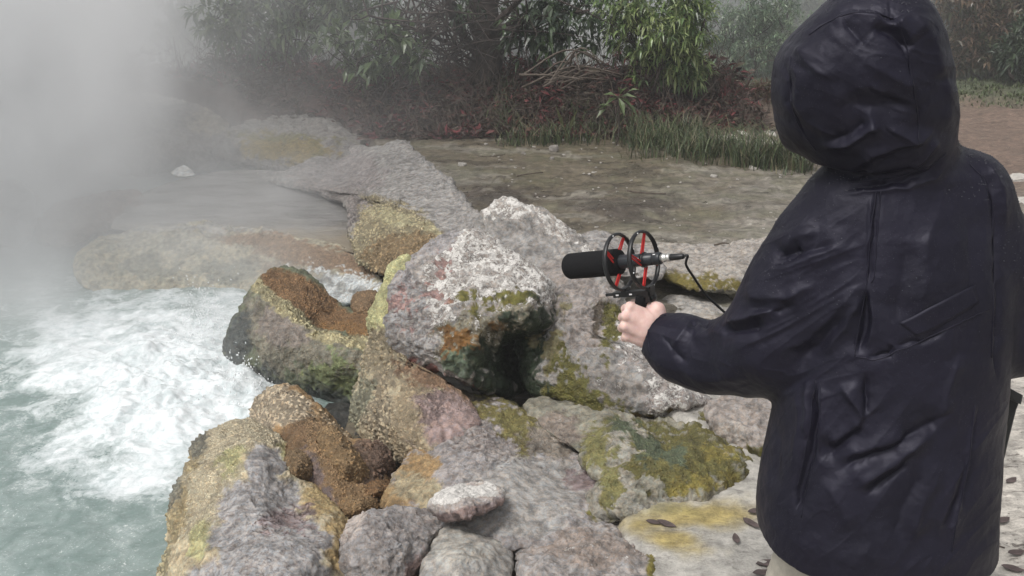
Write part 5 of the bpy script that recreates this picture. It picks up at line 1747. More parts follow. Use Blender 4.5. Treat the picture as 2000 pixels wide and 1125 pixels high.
fr = .0305
FS = LEN * .44
prof = [(FS, .001), (FS, fr * .78), (FS + .003, fr * .93), (FS + .008, fr)] + [(FS + .008 + (LEN - FS - .026) * k / 6, fr * (1 + .01 * math.sin(k * 2))) for k in range(1, 7)] + [(LEN - .018 + .018 * math.sin(a), fr * math.cos(a) ** .75) for a in np.linspace(.15, 1.55, 9)]
v, f = lathe(prof)
part("foam_windscreen", v, f, M_FOAM, mic)
v, f = lathe([(.018, .001), (.018, .0125), (.020, .0138), (.036, .0140), (.037, .0128), (.039, .0128), (.040, .0140), (.075, .0142), (.098, .0150), (FS + .01, .0165)])
part("microphone_body", v, f, M_MICBODY, mic)
v, f = lathe([(-.004, .0005), (-.004, .0085), (.002, .0092), (.004, .0078), (.007, .0078), (.008, .0098), (.015, .0100), (.016, .0088), (.020, .0088)])
part("connector", v, f, M_NICKEL, mic)
for s_, a_ in ((.030, 2.2), (.068, 2.6)):
    p = AX0 + AD * s_ + (SD * math.cos(a_) + UP * math.sin(a_)) * .0141
    v, f = box(p, (.006, .001, .002), np.stack([AD, SD * math.cos(a_) + UP * math.sin(a_), np.cross(AD, SD * math.cos(a_) + UP * math.sin(a_))], 1))
    part("printed_mark", v, f, M_WHITE, mic, smooth=False)

mount = empty("shock_mount", at(1245, 580, 2.03), "black shock mount of two rings with red elastic bands on a hand grip", "shock mount")
RS = (LEN * .225, LEN * .455)
RR = .0630
RC = []
for s_, (cx, cy) in zip(RS, ((1262, 507), (1212, 511))):
    p = AX0 + AD * s_
    RC.append(p)
    V, Fq = [], []
    n, mth = 72, 10
    th = np.linspace(0, 2 * np.pi, n, endpoint=False)
    for t in th:
        ra = SD * math.cos(t) + UP * math.sin(t)
        for q in range(mth):
            a = 2 * np.pi * q / mth
            V.append(p + ra * (RR + .0036 * math.cos(a)) + AD * .0056 * math.sin(a))
    i = np.arange(n)[:, None] * mth
    k2 = ((np.arange(n) + 1) % n)[:, None] * mth
    j = np.arange(mth)[None]
    jn = (np.arange(mth) + 1) % mth
    Fq = np.stack([i + j, k2 + j, k2 + jn, i + jn], -1).reshape(-1, 4)
    ring_o = part("ring", np.array(V), [Fq], M_BLACK, mount)
    for q in range(12):
        if random.random() < .55:
            t = q * np.pi / 6 + .2
            ra = SD * math.cos(t) + UP * math.sin(t)
            c = p + ra * (RR + .001) - AD * .0046
            v, f = tube([c, c - AD * .0012], [.0022, .0018], 8)
            part("peg", v, f, M_WHITE if q % 3 == 0 else M_BLACK, ring_o)
    for q in range(4):
        t = np.pi / 4 + q * np.pi / 2 + (.35 if s_ == RS[0] else .1)
        ra = SD * math.cos(t) + UP * math.sin(t)
        ta = np.cross(AD, ra)
        items = []
        t2 = t + .75
        rb_ = SD * math.cos(t2) + UP * math.sin(t2)
        inner = .0152 if s_ == RS[0] else .0165
        for w_ in (-1, 1):
            a = p + ra * RR + ta * w_ * .0026
            b = p + rb_ * inner + ta * w_ * .0042
            items.append(tube(catmull([a, (a + b) / 2, b], 7), .0020, 6))
        v, f = merge(items)
        part("elastic_band", v, f, M_RED, mount)
    v, f = lathe([(s_ - .004, .0145), (s_ - .004, .0172), (s_ + .004, .0172), (s_ + .004, .0145)], 24)
    part("collar", v, f, M_BLACK, mount)
bc = (RC[0] + RC[1]) / 2 - UP * (RR + .012)
rotm = np.stack([AD, SD, UP], 1)
v, f = box(bc + AD * .012, (.100, .018, .012), rotm)
part("base_bar", v, f, M_BLACK, mount, smooth=False)
for p in RC:
    v, f = box(p - UP * (RR + .004), (.014, .020, .014), rotm)
    part("ring_clamp", v, f, M_BLACK, mount, smooth=False)
v, f = tube([bc + AD * .05, bc + AD * .085], [.0035, .0035], 10)
part("thumb_screw", v, f, M_BLACK, mount)
kb = at(1268, 584, 2.005)
v, f = tube([kb, kb + SD * .004, kb + SD * .016, kb + SD * .02], [.010, .0125, .0125, .010], 14)
part("tilt_knob", v, f, M_BLACK, mount)
v, f = box(at(1262, 577, 2.01), (.024, .02, .028), rotm)
part("swivel", v, f, M_BLACK, mount, smooth=False)
for k in range(3):
    p = bc + AD * (-.02 + .035 * k) - SD * .0095
    v, f = box(p, (.007, .001, .003), rotm)
    part("printed_mark", v, f, M_WHITE, mount, smooth=False)
g0, g1 = at(1254, 578, 2.012), at(1248, 652, 2.016)
v, f = tube(catmull([g0, g0 * .7 + g1 * .3, g0 * .3 + g1 * .7, g1, g1 + (g1 - g0) * .08], 14), [.014, .0145, .015, .0155, .0155, .015, .015, .0155, .016, .016, .016, .016, .0155, .012], 18)
part("grip", v, f, M_FOAM, mount)

cab = empty("cable", AX0, "black cable curving from the microphone's tail down behind the sleeve", "cable")
tail = AX0 - AD * .004
v, f = tube([tail, tail - AD * .004, tail - AD * .030, tail - AD * .034], [.0070, .0078, .0064, .004], 14)
part("plug", v, f, M_BLACK, cab)
cpt = [tail - AD * .03, tail - AD * .042] + [at(1340, 517, 1.975), at(1356, 543, 1.985), at(1378, 575, 2.0), at(1402, 598, 2.0), at(1440, 635, 1.99), at(1480, 690, 1.98), at(1560, 760, 1.95), at(1640, 800, 1.95), at(1720, 840, 1.95)]
v, f = tube(catmull(cpt, 60), .0029, 10)
part("lead", v, f, M_CABLE, cab)

# ------------------------------------------------------------------ vegetation helpers
def leaf_mesh(base, direc, up, length, width, tint, droop=0.25, fold=0.25):
    """one folded leaf per row; 4 triangles each"""
    n = len(base)
    d = direc / (np.linalg.norm(direc, axis=1)[:, None] + 1e-9)
    s = np.cross(d, up)
    s /= np.linalg.norm(s, axis=1)[:, None] + 1e-9
    nn = np.cross(s, d)
    Lc, Wc = length[:, None], width[:, None]
    mid = base + d * Lc * .48
    V = np.stack([base, mid + s * Wc * .5 + nn * Wc * fold, mid, mid - s * Wc * .5 + nn * Wc * fold, base + d * Lc - np.array([0, 0, 1.0]) * Lc * droop], 1)
    o = (np.arange(n) * 5)[:, None]
    T = np.concatenate([o + np.array([[0, 2, 1]]), o + np.array([[0, 3, 2]]), o + np.array([[1, 2, 4]]), o + np.array([[2, 3, 4]])])
    return V.reshape(-1, 3), T, np.repeat(tint, 5, axis=0)


def unit(n):
    v = rng.normal(size=(n, 3))
    return v / np.linalg.norm(v, axis=1)[:, None]


def rosettes(C, Dr, L, per, pal, spread=1.0, droop=.3, wid=.34):
    """clusters of leaves round each twig tip"""
    n = len(C)
    C = np.repeat(C, per, 0)
    D0 = np.repeat(Dr, per, 0)
    u = unit(n * per)
    d = D0 * .55 + u * spread
    d[:, 2] += .1
    ln = L * rng.uniform(.4, 1.25, n * per)
    ci = rng.integers(0, len(pal), n)
    t = np.asarray(pal)[ci]
    t = np.repeat(t * rng.uniform(.75, 1.25, (n, 1)), per, 0) * rng.uniform(.75, 1.3, (n * per, 1))
    return leaf_mesh(C + d * L * .08, d, np.tile([0, 0, 1.0], (n * per, 1)) + .4 * unit(n * per), ln, ln * wid, t, droop)


def px_m(py, Y):
    """metres per photo pixel"""
    return Y / (CP - (py - 562.5) / FPX * SP) / FPX


def crown_points(ells, Y, clump=.55):
    out = []
    for e in ells:
        px, py, rx, ry, n = e[:5]
        dy = e[5] if len(e) > 5 else 0.0
        s = px_m(py, Y + dy)
        c = at(px, py, Y + dy)
        u = unit(n) * (rng.uniform(.25, 1, (n, 1)) ** .6)
        p = c + u * np.array([rx * s, (rx + ry) * .42 * s, ry * s])
        if clump:
            keep = fbm(p, 2.4 / max(rx * s, .3) * .5, 3, .6, px * .1) > -.35 + .0 * clump
            p, u = p[keep], u[keep]
        out.append((p, u))
    return np.concatenate([a for a, b in out]), np.concatenate([b for a, b in out])


def shrub(name, label, cat, base, Y, ells, L, per, pal, stems=4, spread=1.0, droop=.3, wid=.34, sr=.02, twig_every=5, group=None, mat=None):
    b = np.array([at(base[0], base[1], Y)[0], Y, 0])
    b[2] = float(gz(b[0], b[1])[0])
    root = empty(name, b, label, cat, group)
    P, U = crown_points(ells, Y)
    V, T, t = rosettes(P, U, L, per, pal, spread, droop, wid)
    part("crown", V, [T], mat or M_LEAF, root, smooth=False, attrs=dict(tint=t), kind='stuff')
    cs = [at(e[0], e[1], Y + (e[5] if len(e) > 5 else 0)) for e in ells]
    k = 0
    for q in range(stems):
        tgt = cs[q % len(cs)] + rng.normal(size=3) * .12
        st = b + np.array([rng.normal() * .08, rng.normal() * .08, -.05])
        mid = st * .55 + tgt * .45 + rng.normal(size=3) * .10
        v, f = tube(catmull([st, mid, tgt], 14), np.linspace(sr, sr * .35, 14) * rng.uniform(.7, 1.2), 6)
        part("stem", v, f, M_BARK, root)
    items = []
    for p in P[::twig_every]:
        c = cs[int(np.argmin([np.linalg.norm(p - x) for x in cs]))]
        a = c * .6 + b * .4 * 0 + p * .4 if rng.random() < .6 else c * .35 + b * .35 + p * .3
        m_ = (a + p) / 2 + rng.normal(size=3) * .05
        items.append(tube(catmull([a, m_, p], 5), np.linspace(.007, .003, 5), 4, False))
    if items:
        v, f = merge(items)
        part("twigs", v, f, M_BARK, root, kind='stuff')
    return root


G_MID = [(0.093, 0.145, 0.060), (0.128, 0.178, 0.076), (0.068, 0.111, 0.054), (0.162, 0.204, 0.102)]
G_BRIGHT = [(0.188, 0.263, 0.091), (0.263, 0.319, 0.123), (0.122, 0.188, 0.066), (0.319, 0.375, 0.165), (0.094, 0.150, 0.058)]
G_DARK = [(0.048, 0.076, 0.043), (0.068, 0.102, 0.054), (0.034, 0.054, 0.034), (0.093, 0.128, 0.076)]
G_PALE = [(0.160, 0.240, 0.144), (0.208, 0.288, 0.176), (0.128, 0.192, 0.128), (0.256, 0.320, 0.208)]
G_BROWN = [(0.112, 0.096, 0.056), (0.160, 0.112, 0.072), (0.080, 0.088, 0.048), (0.208, 0.136, 0.096)]

# the dark tree in the middle
tb = np.array([at(945, 200, 10.1)[0], 10.1, 0.0])
tb[2] = float(gz(tb[0], 10.1)[0])
TREE = empty("tree", tb, "dark trunked tree with drooping glossy leaves standing in the middle of the red bank", "tree")
TY = tb[1]
v, f = tube(catmull([tb + [0, 0, -.1], at(940, 170, TY), at(955, 95, TY), at(944, 20, TY), at(960, -60, TY), at(965, -200, TY)], 30), np.concatenate([[.20, .18, .165], np.linspace(.155, .12, 27)]) * (1 + .06 * np.sin(np.arange(30) * .9)), 12)
v = v + normals(v, f) * (.015 * ridged(v * [1, 1, .35], 9, 3, .6, 3))[:, None]
part("trunk", v, f, M_BARK, TREE)
limbs = [([(945, 120), (905, 70), (880, 20), (868, -40)], .06), ([(948, 80), (975, 40), (1010, 5), (1040, -30)], .05), ([(940, 100), (880, 85), (820, 60), (770, 45), (720, 30)], .028), ([(935, 60), (890, 10), (850, -30)], .035),
         ([(950, 140), (985, 100), (1010, 60), (1030, 20)], .02), ([(955, 60), (1020, 40), (1090, 30), (1150, 20)], .03), ([(930, 120), (900, 100), (870, 50), (850, 10)], .018), ([(940, 150), (890, 120), (850, 90), (800, 80)], .014)]
tips = []
for ln, r in limbs:
    p = np.array([at(x, y, TY + rng.normal() * .15 - .2 * i) for i, (x, y) in enumerate(ln)])
    c = catmull(p, 16)
    v, f = tube(c, np.linspace(r, r * .35, 16), 7)
    part("limb", v, f, M_BARK, TREE)
    tips += list(c[5:])
items = []
for k in range(170):
    a = tips[rng.integers(len(tips))]
    d = rng.normal(size=3) * [.35, .25, .3]
    items.append(tube(catmull([a, a + d * .5 + rng.normal(size=3) * .05, a + d], 6), np.linspace(.010, .003, 6), 4, False))
for k in range(70):
    a = at(rng.uniform(760, 930), rng.uniform(-20, 60), TY + rng.normal() * .3)
    d = np.array([rng.normal() * .3, rng.normal() * .2, -abs(rng.normal() * .45)])
    items.append(tube(catmull([a, a + d * .5 + rng.normal(size=3) * .08, a + d], 6), np.linspace(.010, .003, 6), 4, False))
v, f = merge(items)
part("twigs", v, f, M_BARK, TREE, kind='stuff')
P, U = crown_points([(1050, 40, 80, 60, 90, -.3), (1130, 30, 70, 60, 80, -.2), (1180, 70, 50, 40, 34, -.2), (1010, 85, 40, 40, 26, -.3), (860, -50, 160, 40, 50, .1), (1000, -60, 160, 40, 50, 0), (905, 20, 40, 30, 10, -.4), (1090, 95, 70, 26, 22, -.3), (720, 25, 60, 30, 26, .2), (820, 20, 60, 30, 22, .4)], TY)
V, T, t = rosettes(P, U * [1, 1, .3] - [0, 0, .25], .135, 6, G_DARK + G_MID[:1], 1.0, .35, .36)
part("crown", V, [T], M_LEAF, TREE, smooth=False, attrs=dict(tint=t), kind='stuff')

shrub("shrub", "bright green bushy shrub beside the tree, tallest near the middle of the bank", "shrub", (1285, 215), 9.6,
      [(1300, 50, 95, 75, 300), (1340, 110, 55, 50, 140), (1240, 60, 55, 70, 120), (1290, 130, 70, 40, 100), (1345, 30, 55, 50, 160), (1220, 10, 60, 50, 110), (1310, -50, 100, 60, 60), (1350, 150, 40, 30, 40)], .098, 8, G_BRIGHT, 6, .9, .35, .25, .022)
shrub("shrub", "low shrub of broad pale leaves in the steam left of the tree", "shrub", (745, 205), 9.5,
      [(740, 85, 70, 40, 40), (700, 120, 50, 30, 26), (790, 110, 55, 30, 30), (745, 140, 60, 24, 26), (805, 135, 30, 18, 10), (660, 80, 40, 30, 14), (770, 60, 60, 20, 16)], .15, 6, [(.11, .155, .07), (.15, .20, .10), (.08, .12, .06)], 5, 1.0, .2, .36, .014, 2)
shrub("shrub", "leafy shrub half hidden by the steam at the top left of the bank", "shrub", (590, 190), 10.4,
      [(600, 20, 70, 40, 90), (530, 10, 70, 60, 80), (660, 10, 60, 40, 60), (480, 60, 70, 60, 80), (560, 70, 60, 40, 50), (440, 20, 70, 70, 80), (600, -60, 140, 60, 50)], .14, 7, G_MID, 5, 1.0, .3, .36, .02, 4)
shrub("shrub", "pale misty fine-leaved bush behind the bright shrub", "shrub", (1465, 190), 12.6,
      [(1470, 90, 75, 80, 700), (1420, 120, 50, 50, 250), (1530, 70, 60, 80, 400), (1480, 10, 80, 60, 420), (1550, 130, 60, 40, 200), (1400, 60, 40, 60, 160)], .075, 8, G_PALE, 6, 1.0, .2, .26, .02, 9)
shrub("shrub", "small rusty brown bush at the edge of the path beside the hood", "shrub", (1480, 215), 9.9,
      [(1480, 185, 34, 24, 120), (1455, 190, 20, 16, 40), (1505, 180, 24, 22, 60)], .07, 8, [(.10, .055, .03), (.08, .075, .03), (.12, .05, .04)], 5, 1.0, .1, .14, .008, 4)
shrub("shrub", "brownish scrubby bush in the mist behind the grass, right of the hood", "shrub", (1930, 150), 12.6,
      [(1930, 60, 70, 60, 420), (1880, 90, 50, 50, 240), (1985, 40, 70, 60, 400), (1930, 110, 80, 26, 260), (1900, 0, 90, 50, 300)], .12, 8, G_BROWN, 6, 1.0, .2, .3, .03, 6)
shrub("shrub", "dark green bush standing at the right edge of the grass", "shrub", (2010, 160), 12.0,
      [(2010, 100, 60, 46, 380), (2050, 60, 80, 60, 300), (1985, 130, 34, 26, 120)], .11, 8, G_DARK, 5, 1.0, .2, .3, .03, 6)
M_BRUSH = foliage_material("heath_twig", .8, .15)
for k, (px, py, Y, w, lab) in enumerate(((1640, 40, 16, 150, "misty round tree beyond the pale bush, just left of the hood"), (1800, 10, 16, 150, "far misty tree showing above the brown bush, behind the hood"),
                                      (1180, 40, 21, 150, "far misty tree seen through the gap between tree and bright shrub"), (1010, 90, 15, 110, "dim far bush behind the tree trunk"), (820, 60, 15.5, 150, "dim far tree behind the bare branches"),
                                      (640, 40, 14.5, 140, "dim far tree behind the steamy leafy shrub"), (420, 60, 15, 150, "dark far tree drowned in steam above the broken bank"), (1380, 20, 19, 130, "far misty tree between the bright shrub and the pale bush"), (2040, 10, 15, 160, "far tree at the right edge above the dark green bush"))):
    shrub("tree", lab, "tree", (px, 170), Y, [(px, py, w * .6, 60, 420), (px - w * .4, py + 30, w * .4, 50, 200), (px + w * .4, py + 20, w * .45, 55, 220), (px, py - 60, w * .8, 60, 300), (px, py + 60, w * .55, 36, 160)], .17, 8, G_DARK if k % 2 else G_MID, 4, 1.0, .2, .32, .07, 14)

# young plant with broad leaves, each leaf a piece of its own
pb = ong(1205, 240)
YP = empty("young_plant", pb, "small young plant with a whorl of broad glossy leaves in front of the red bank", "plant")
v, f = tube(catmull([pb, pb + [.02, 0, .12], at(1208, 190, pb[1])], 8), .008, 6)
part("stem", v, f, M_BARK, YP)
for (lx, ly, ang, ln) in ((1208, 190, 0.3, .17), (1208, 190, 2.6, .17), (1208, 190, 1.2, .15), (1208, 190, -.6, .15), (1208, 190, -1.3, .16), (1208, 190, 3.6, .15), (1195, 205, 3.3, .13), (1190, 208, 2.7, .12), (1225, 180, .6, .12), (1222, 200, -.9, .15), (1185, 212, 3.9, .12), (1212, 185, 1.8, .13)):
    b = at(lx, ly, pb[1])
    d = np.array([[math.cos(ang), -.5 + .3 * random.random(), math.sin(ang) * .7]])
    V, T, t = leaf_mesh(b[None], d, np.array([[0, -.3, 1.0]]), np.array([ln]), np.array([ln * .36]), np.array([[.11, .15, .06]]) * random.uniform(.7, 1.3), .15)
    part("leaf", V, [T], M_LEAF, YP, smooth=False, attrs=dict(tint=t))
pb = ong(1105, 262)
YP = empty("young_plant", pb, "spindly seedling with a few long yellowish leaves at the front edge of the red bank", "plant")
for (ang, ln) in ((.5, .22), (1.2, .30), (1.9, .34), (2.4, .24), (2.8, .18), (.1, .2)):
    d = np.array([[math.cos(ang), -.2, math.sin(ang)]])
    V, T, t = leaf_mesh(pb[None], d, np.array([[0, -1.0, .2]]), np.array([ln]), np.array([ln * .1]), np.array([[.17, .18, .08]]), .05)
    part("leaf", V, [T], M_LEAF, YP, smooth=False, attrs=dict(tint=t))



def onY(px, py, Y):
    """ground point at distance Y in the direction of a photo column"""
    x = at(px, py, Y)[0]
    return np.array([x, Y, float(gz(x, Y)[0])])


# red brown litter and heathy twigs on the bank
def build_litter():
    n = 34000
    x = rng.uniform(-5.2, 2.9, n)
    y = 8.75 + 2.3 * rng.random(n) ** 1.15
    e = fbm(np.stack([x, y, 0 * x], 1), 1.2, 3, .6, 8)
    k = (y > 8.75 + .30 * e + .25 * sstep(.6, 2.6, x)) & (x < 2.5 + .5 * e - .15 * (y - 9)) & (x > np.interp(y, SHORE_Y, SHORE_X) + .2)
    x, y, e = x[k], y[k], e[k]
    z = gz(x, y)
    mound = .26 * sstep(-.2, .7, e + .3 * fbm(np.stack([x, y, 0 * x], 1), 3, 2, .5, 4)) * sstep(8.9, 9.6, y)
    P = np.stack([x, y, z + rng.random(len(x)) * (.04 + mound)], 1)
    d = unit(len(x))
    d[:, 2] = np.abs(d[:, 2]) * .5
    pal = np.array([(.095, .026, .028), (.14, .034, .038), (.045, .02, .02), (.07, .042, .036), (.17, .05, .052), (.035, .022, .02), (.10, .075, .06), (.06, .05, .032)])
    pt = sstep(-.1, .35, fbm(np.stack([x, y, 0 * x], 1), 1.8, 3, .6, 55))[:, None]
    t = pal[rng.integers(0, len(pal), len(x))] * rng.uniform(.6, 1.4, (len(x), 1))
    t = t * (1 - .75 * pt) + .75 * pt * np.array([.062, .048, .036]) * rng.uniform(.5, 1.6, (len(x), 1))
    ln = rng.uniform(.03, .14, len(x))
    V, T, t = leaf_mesh(P, d, unit(len(x)) * .6 + [0, 0, .6], ln, ln * rng.uniform(.12, .42, len(x)), t, .1)
    o = link("red_undergrowth", mesh_from("red_undergrowth", V, [T], M_LITTER, False, dict(tint=t)))
    tag(o, "dark red leaf litter and low undergrowth covering the bank", kind='stuff')
    # thin bare stems
    items = []
    for k in range(900):
        i = rng.integers(len(P))
        p = P[i]
        h = rng.uniform(.12, .4)
        dd = np.array([rng.normal() * .5, rng.normal() * .4, 1.0])
        items.append(tube(catmull([p, p + dd * h * .5 + rng.normal(size=3) * .04, p + dd * h + rng.normal(size=3) * .06], 5), np.linspace(.0045, .002, 5), 3, False))
    v, f = merge(items)
    o = link("heath_stems", mesh_from("heath_stems", v, f, M_TWIG, True))
    tag(o, "thin bare stems sticking out of the red undergrowth", kind='stuff')


build_litter()


def build_grass(name, label, n, sampler, hmin, hmax, pal, w=.006):
    x, y, hs = sampler(n)
    n = len(x)
    z = gz(x, y) - .01
    h = rng.uniform(hmin, hmax, n) * hs
    az = rng.uniform(0, 2 * np.pi, n)
    ln = np.stack([np.cos(az), np.sin(az), 0 * az], 1) * rng.uniform(.1, 1.1, (n, 1)) * h[:, None]
    s = np.stack([-np.sin(az), np.cos(az), 0 * az], 1)
    b = np.stack([x, y, z], 1)
    lev = []
    for t, ww in ((0, 1.0), (.4, .85), (.75, .55), (1.0, .08)):
        c = b + ln * t ** 2 + np.stack([0 * h, 0 * h, h * (t - .22 * t * t)], 1)
        lev += [c + s * w * ww, c - s * w * ww]
    V = np.stack(lev, 1)
    o = (np.arange(n) * 8)[:, None]
    Q = np.concatenate([o + np.array([[2 * k, 2 * k + 1, 2 * k + 3, 2 * k + 2]]) for k in range(3)])
    t = np.asarray(pal)[rng.integers(0, len(pal), n)] * rng.uniform(.6, 1.35, (n, 1))
    ob = link(name, mesh_from(name, V.reshape(-1, 3), [Q], M_GRASS, False, dict(tint=np.repeat(t, 8, 0))))
    tag(ob, label, kind='stuff')


def edge_grass(n):
    tuft = []
    for k in range(70):
        t = rng.random() ** .75
        px = 950 + 600 * t + rng.normal() * 10
        py = 252 + 52 * t ** 1.3 + rng.normal() * (12 + 8 * t)
        if 1390 < px and py < 275 + (px - 1390) * .2:
            py += 22
        p = on(px, py, 0.02)
        tuft.append((p[0], p[1], .45 + .75 * t * rng.random() + .15))
    tuft = np.array(tuft)
    i = rng.integers(0, len(tuft), n)
    return tuft[i, 0] + rng.normal(size=n) * .09, tuft[i, 1] + rng.normal(size=n) * .07, tuft[i, 2]


build_grass("grass", "tufts of dark green grass along the front of the red bank", 4200, edge_grass, .12, .36, [(.06, .09, .04), (.085, .115, .05), (.045, .06, .03), (.16, .14, .085), (.10, .12, .05)], .004)


def far_grass(n):
    x = rng.uniform(2.2, 9, n)
    y = rng.uniform(10.6, 14, n)
    return x, y, np.full(n, 1.0)


build_grass("grass", "short green turf beyond the bare brown earth", 15000, far_grass, .03, .07, [(.09, .12, .05), (.105, .125, .06), (.09, .095, .055)], .008)


def left_grass(n):
    c = np.array([onY(455, 185, 10.9)[:2], onY(440, 190, 11.0)[:2], onY(520, 195, 10.6)[:2], onY(590, 205, 10.3)[:2]])
    i = rng.integers(0, 4, n)
    return c[i, 0] + rng.normal(size=n) * .16, c[i, 1] + rng.normal(size=n) * .12, np.full(n, 1.0)


build_grass("grass", "sparse pale grass behind the angular block on the far ridge", 260, left_grass, .2, .42, [(.14, .13, .06), (.08, .09, .04), (.12, .06, .05)], .004)

# ------------------------------------------------------------------ loose stones, leaves, sticks
def stone_mesh(seed, flat=.6):
    V, F = ico()
    for _ in range(2):
        E = {}
        V = list(map(tuple, V))
        nf = []

        def mid(a, b):
            k = (min(a, b), max(a, b))
            if k not in E:
                p = (np.array(V[a]) + np.array(V[b])) / 2
                V.append(tuple(p / np.linalg.norm(p)))
                E[k] = len(V) - 1
            return E[k]
        for a, b, c in F:
            x, y, z = mid(a, b), mid(b, c), mid(c, a)
            nf += [(a, x, z), (b, y, x), (c, z, y), (x, y, z)]
        F = np.array(nf)
        V = np.array(V)
    V = V * (1 + .28 * fbm(V, 1.1, 3, .6, seed)[:, None])
    V = np.sign(V) * np.minimum(np.abs(V), [.85, .8, .7])
    return mesh_from("stone", V * [1, .8, flat] + [0, 0, flat * .35], F, None, False)


M_STONE = simple("pale_dry_stone", (0.50, 0.47, 0.43), .85, .3, .25, 6, .6, bdist=.05)
M_STONE2 = simple("grey_dry_stone", (0.30, 0.275, 0.25), .85, .3, .25, 6, .6, bdist=.05)
smesh = []
for k in range(6):
    me = stone_mesh(k * 3.7, .55 + .08 * k)
    me.materials.append(M_STONE if k < 4 else M_STONE2)
    smesh.append(me)


def stone(px, py, w, label, k=None, group=None, name="stone", flat=1.0, z=None):
    p = ong(px, py)
    s = w * px_m(py, p[1]) * .5
    k = rng.integers(0, 4) if k is None else k
    o = link(name, smesh[k], None, p - [0, 0, s * .12])
    o.scale = (s, s, s * flat)
    o.rotation_euler = (rng.normal() * .15, rng.normal() * .15, rng.uniform(0, 6.28))
    return tag(o, label, "stone", group)


for (px, py, w, lab) in ((903, 322, 20, "white stone on the mud flat beside the grey ridge"), (1082, 293, 22, "grey round stone at the front edge of the grass"), (1053, 272, 16, "white upright stone at the edge of the red bank, left of the grass"),
                         (908, 247, 16, "white flat stone at the foot of the tree bank"), (1078, 311, 11, "small white stone just below the grey round one"), (1139, 273, 13, "slanting pale stone among the grass tufts"),
                         (1470, 330, 18, "pair-like pale stone right of the grass end, near the jacket's shoulder"), (1487, 329, 14, "small pale stone touching the stone near the jacket's shoulder"), (1394, 345, 15, "whitish stone in the middle of the stony patch"),
                         (733, 178, 15, "small round white stone lit in the dark undergrowth below the pale leaves"), (1362, 188, 26, "pointed white stone standing in the red bank under the bright shrub"), (1337, 229, 12, "small white stone at the lower edge of the red bank"),
                         (1165, 444, 9, "tiny white stone on the mud just right of the long boulder's crest"), (1416, 472, 11, "small white stone near the twig beside the sleeve"), (1022, 300, 9, "small white stone left of the grey round one"), (1158, 338, 9, "white pebble alone in the middle of the mud flat")):
    stone(px, py, w, lab, 4 if "grey round" in lab else None)
for k in range(130):
    px = rng.uniform(880, 1640)
    py = rng.uniform(285, 470)
    if py > 440 and px < 1180 or px < 960 and py > 300:
        continue
    stone(px, py, rng.uniform(3.5, 7.5), "tiny pale pebble scattered on the mud flat", None, "pebbles scattered on the mud flat", "pebble", .7)
for k in range(22):
    stone(rng.uniform(860, 1330), 250 + rng.normal() * 16, rng.uniform(4, 9), "small pale pebble along the edge of the red bank", None, "pebbles along the red bank", "pebble", .8)
for k, (px, py, w, lab) in enumerate(((1410, 262, 60, "widest pale slab at the near end of the stone path"), (1462, 262, 50, "pale slab in the middle of the stone path"), (1455, 275, 44, "lower pale slab of the stone path above the grass"), (1500, 282, 46, "pale slab of the stone path near the hood's edge"),
                                      (1530, 296, 40, "pale slab of the stone path touching the grass end"), (1500, 262, 44, "far pale slab of the stone path beside the hood"), (1560, 312, 40, "last pale slab of the stone path under the hood"), (1425, 246, 40, "farthest pale slab of the stone path below the rusty bush"),
                                      (1975, 345, 90, "broad pale grey rock behind the right shoulder"), (1990, 395, 70, "low pale rock below the broad one at the right edge"), (1995, 780, 80, "grey slab of rock behind the bag at the right edge"))):
    stone(px, py, w, lab, 4 if k == 10 else k % 4, "slabs of the pale stone path" if k < 8 else None, "path_slab" if k < 8 else "rock", .22)

M_DEAD = simple("dead_brown_leaf", (0.085, 0.062, 0.058), .55, .4, .4, 30, .3)


def fallen_leaf(px, py, lpx, ang, label, curl=.25, group=None):
    p = ong(px, py)
    L = lpx * px_m(py, p[1])
    n = 9
    rows = []
    for i in range(n):
        t = i / (n - 1)
        w = .5 * L * .42 * math.sin(math.pi * t ** .85) ** .8 if 0 < t < 1 else .002 * L
        zc = curl * L * (.5 - t) ** 2
        rows.append([[(t - .5) * L, -w, zc + curl * w * .9], [(t - .5) * L, 0, zc], [(t - .5) * L, w, zc + curl * w * .9]])
    V = np.array(rows).reshape(-1, 3)
    V[:, 2] += .03 * L * fbm(V, 40, 2, .5, px)
    i = np.arange(n - 1)[:, None] * 3
    Q = np.concatenate([i + np.array([[0, 3, 4, 1]]), i + np.array([[1, 4, 5, 2]])])
    V2 = np.concatenate([V, V - [0, 0, .0008]])
    Q = np.concatenate([Q, Q[:, ::-1] + len(V)])
    a = ang
    V2 = V2 @ np.array([[math.cos(a), math.sin(a), 0], [-math.sin(a), math.cos(a), 0], [0, 0, 1]])
    o = link("fallen_leaf", mesh_from("fallen_leaf", V2, Q, M_DEAD, True), None, p + [0, 0, .004])
    return tag(o, label, "leaf", group)


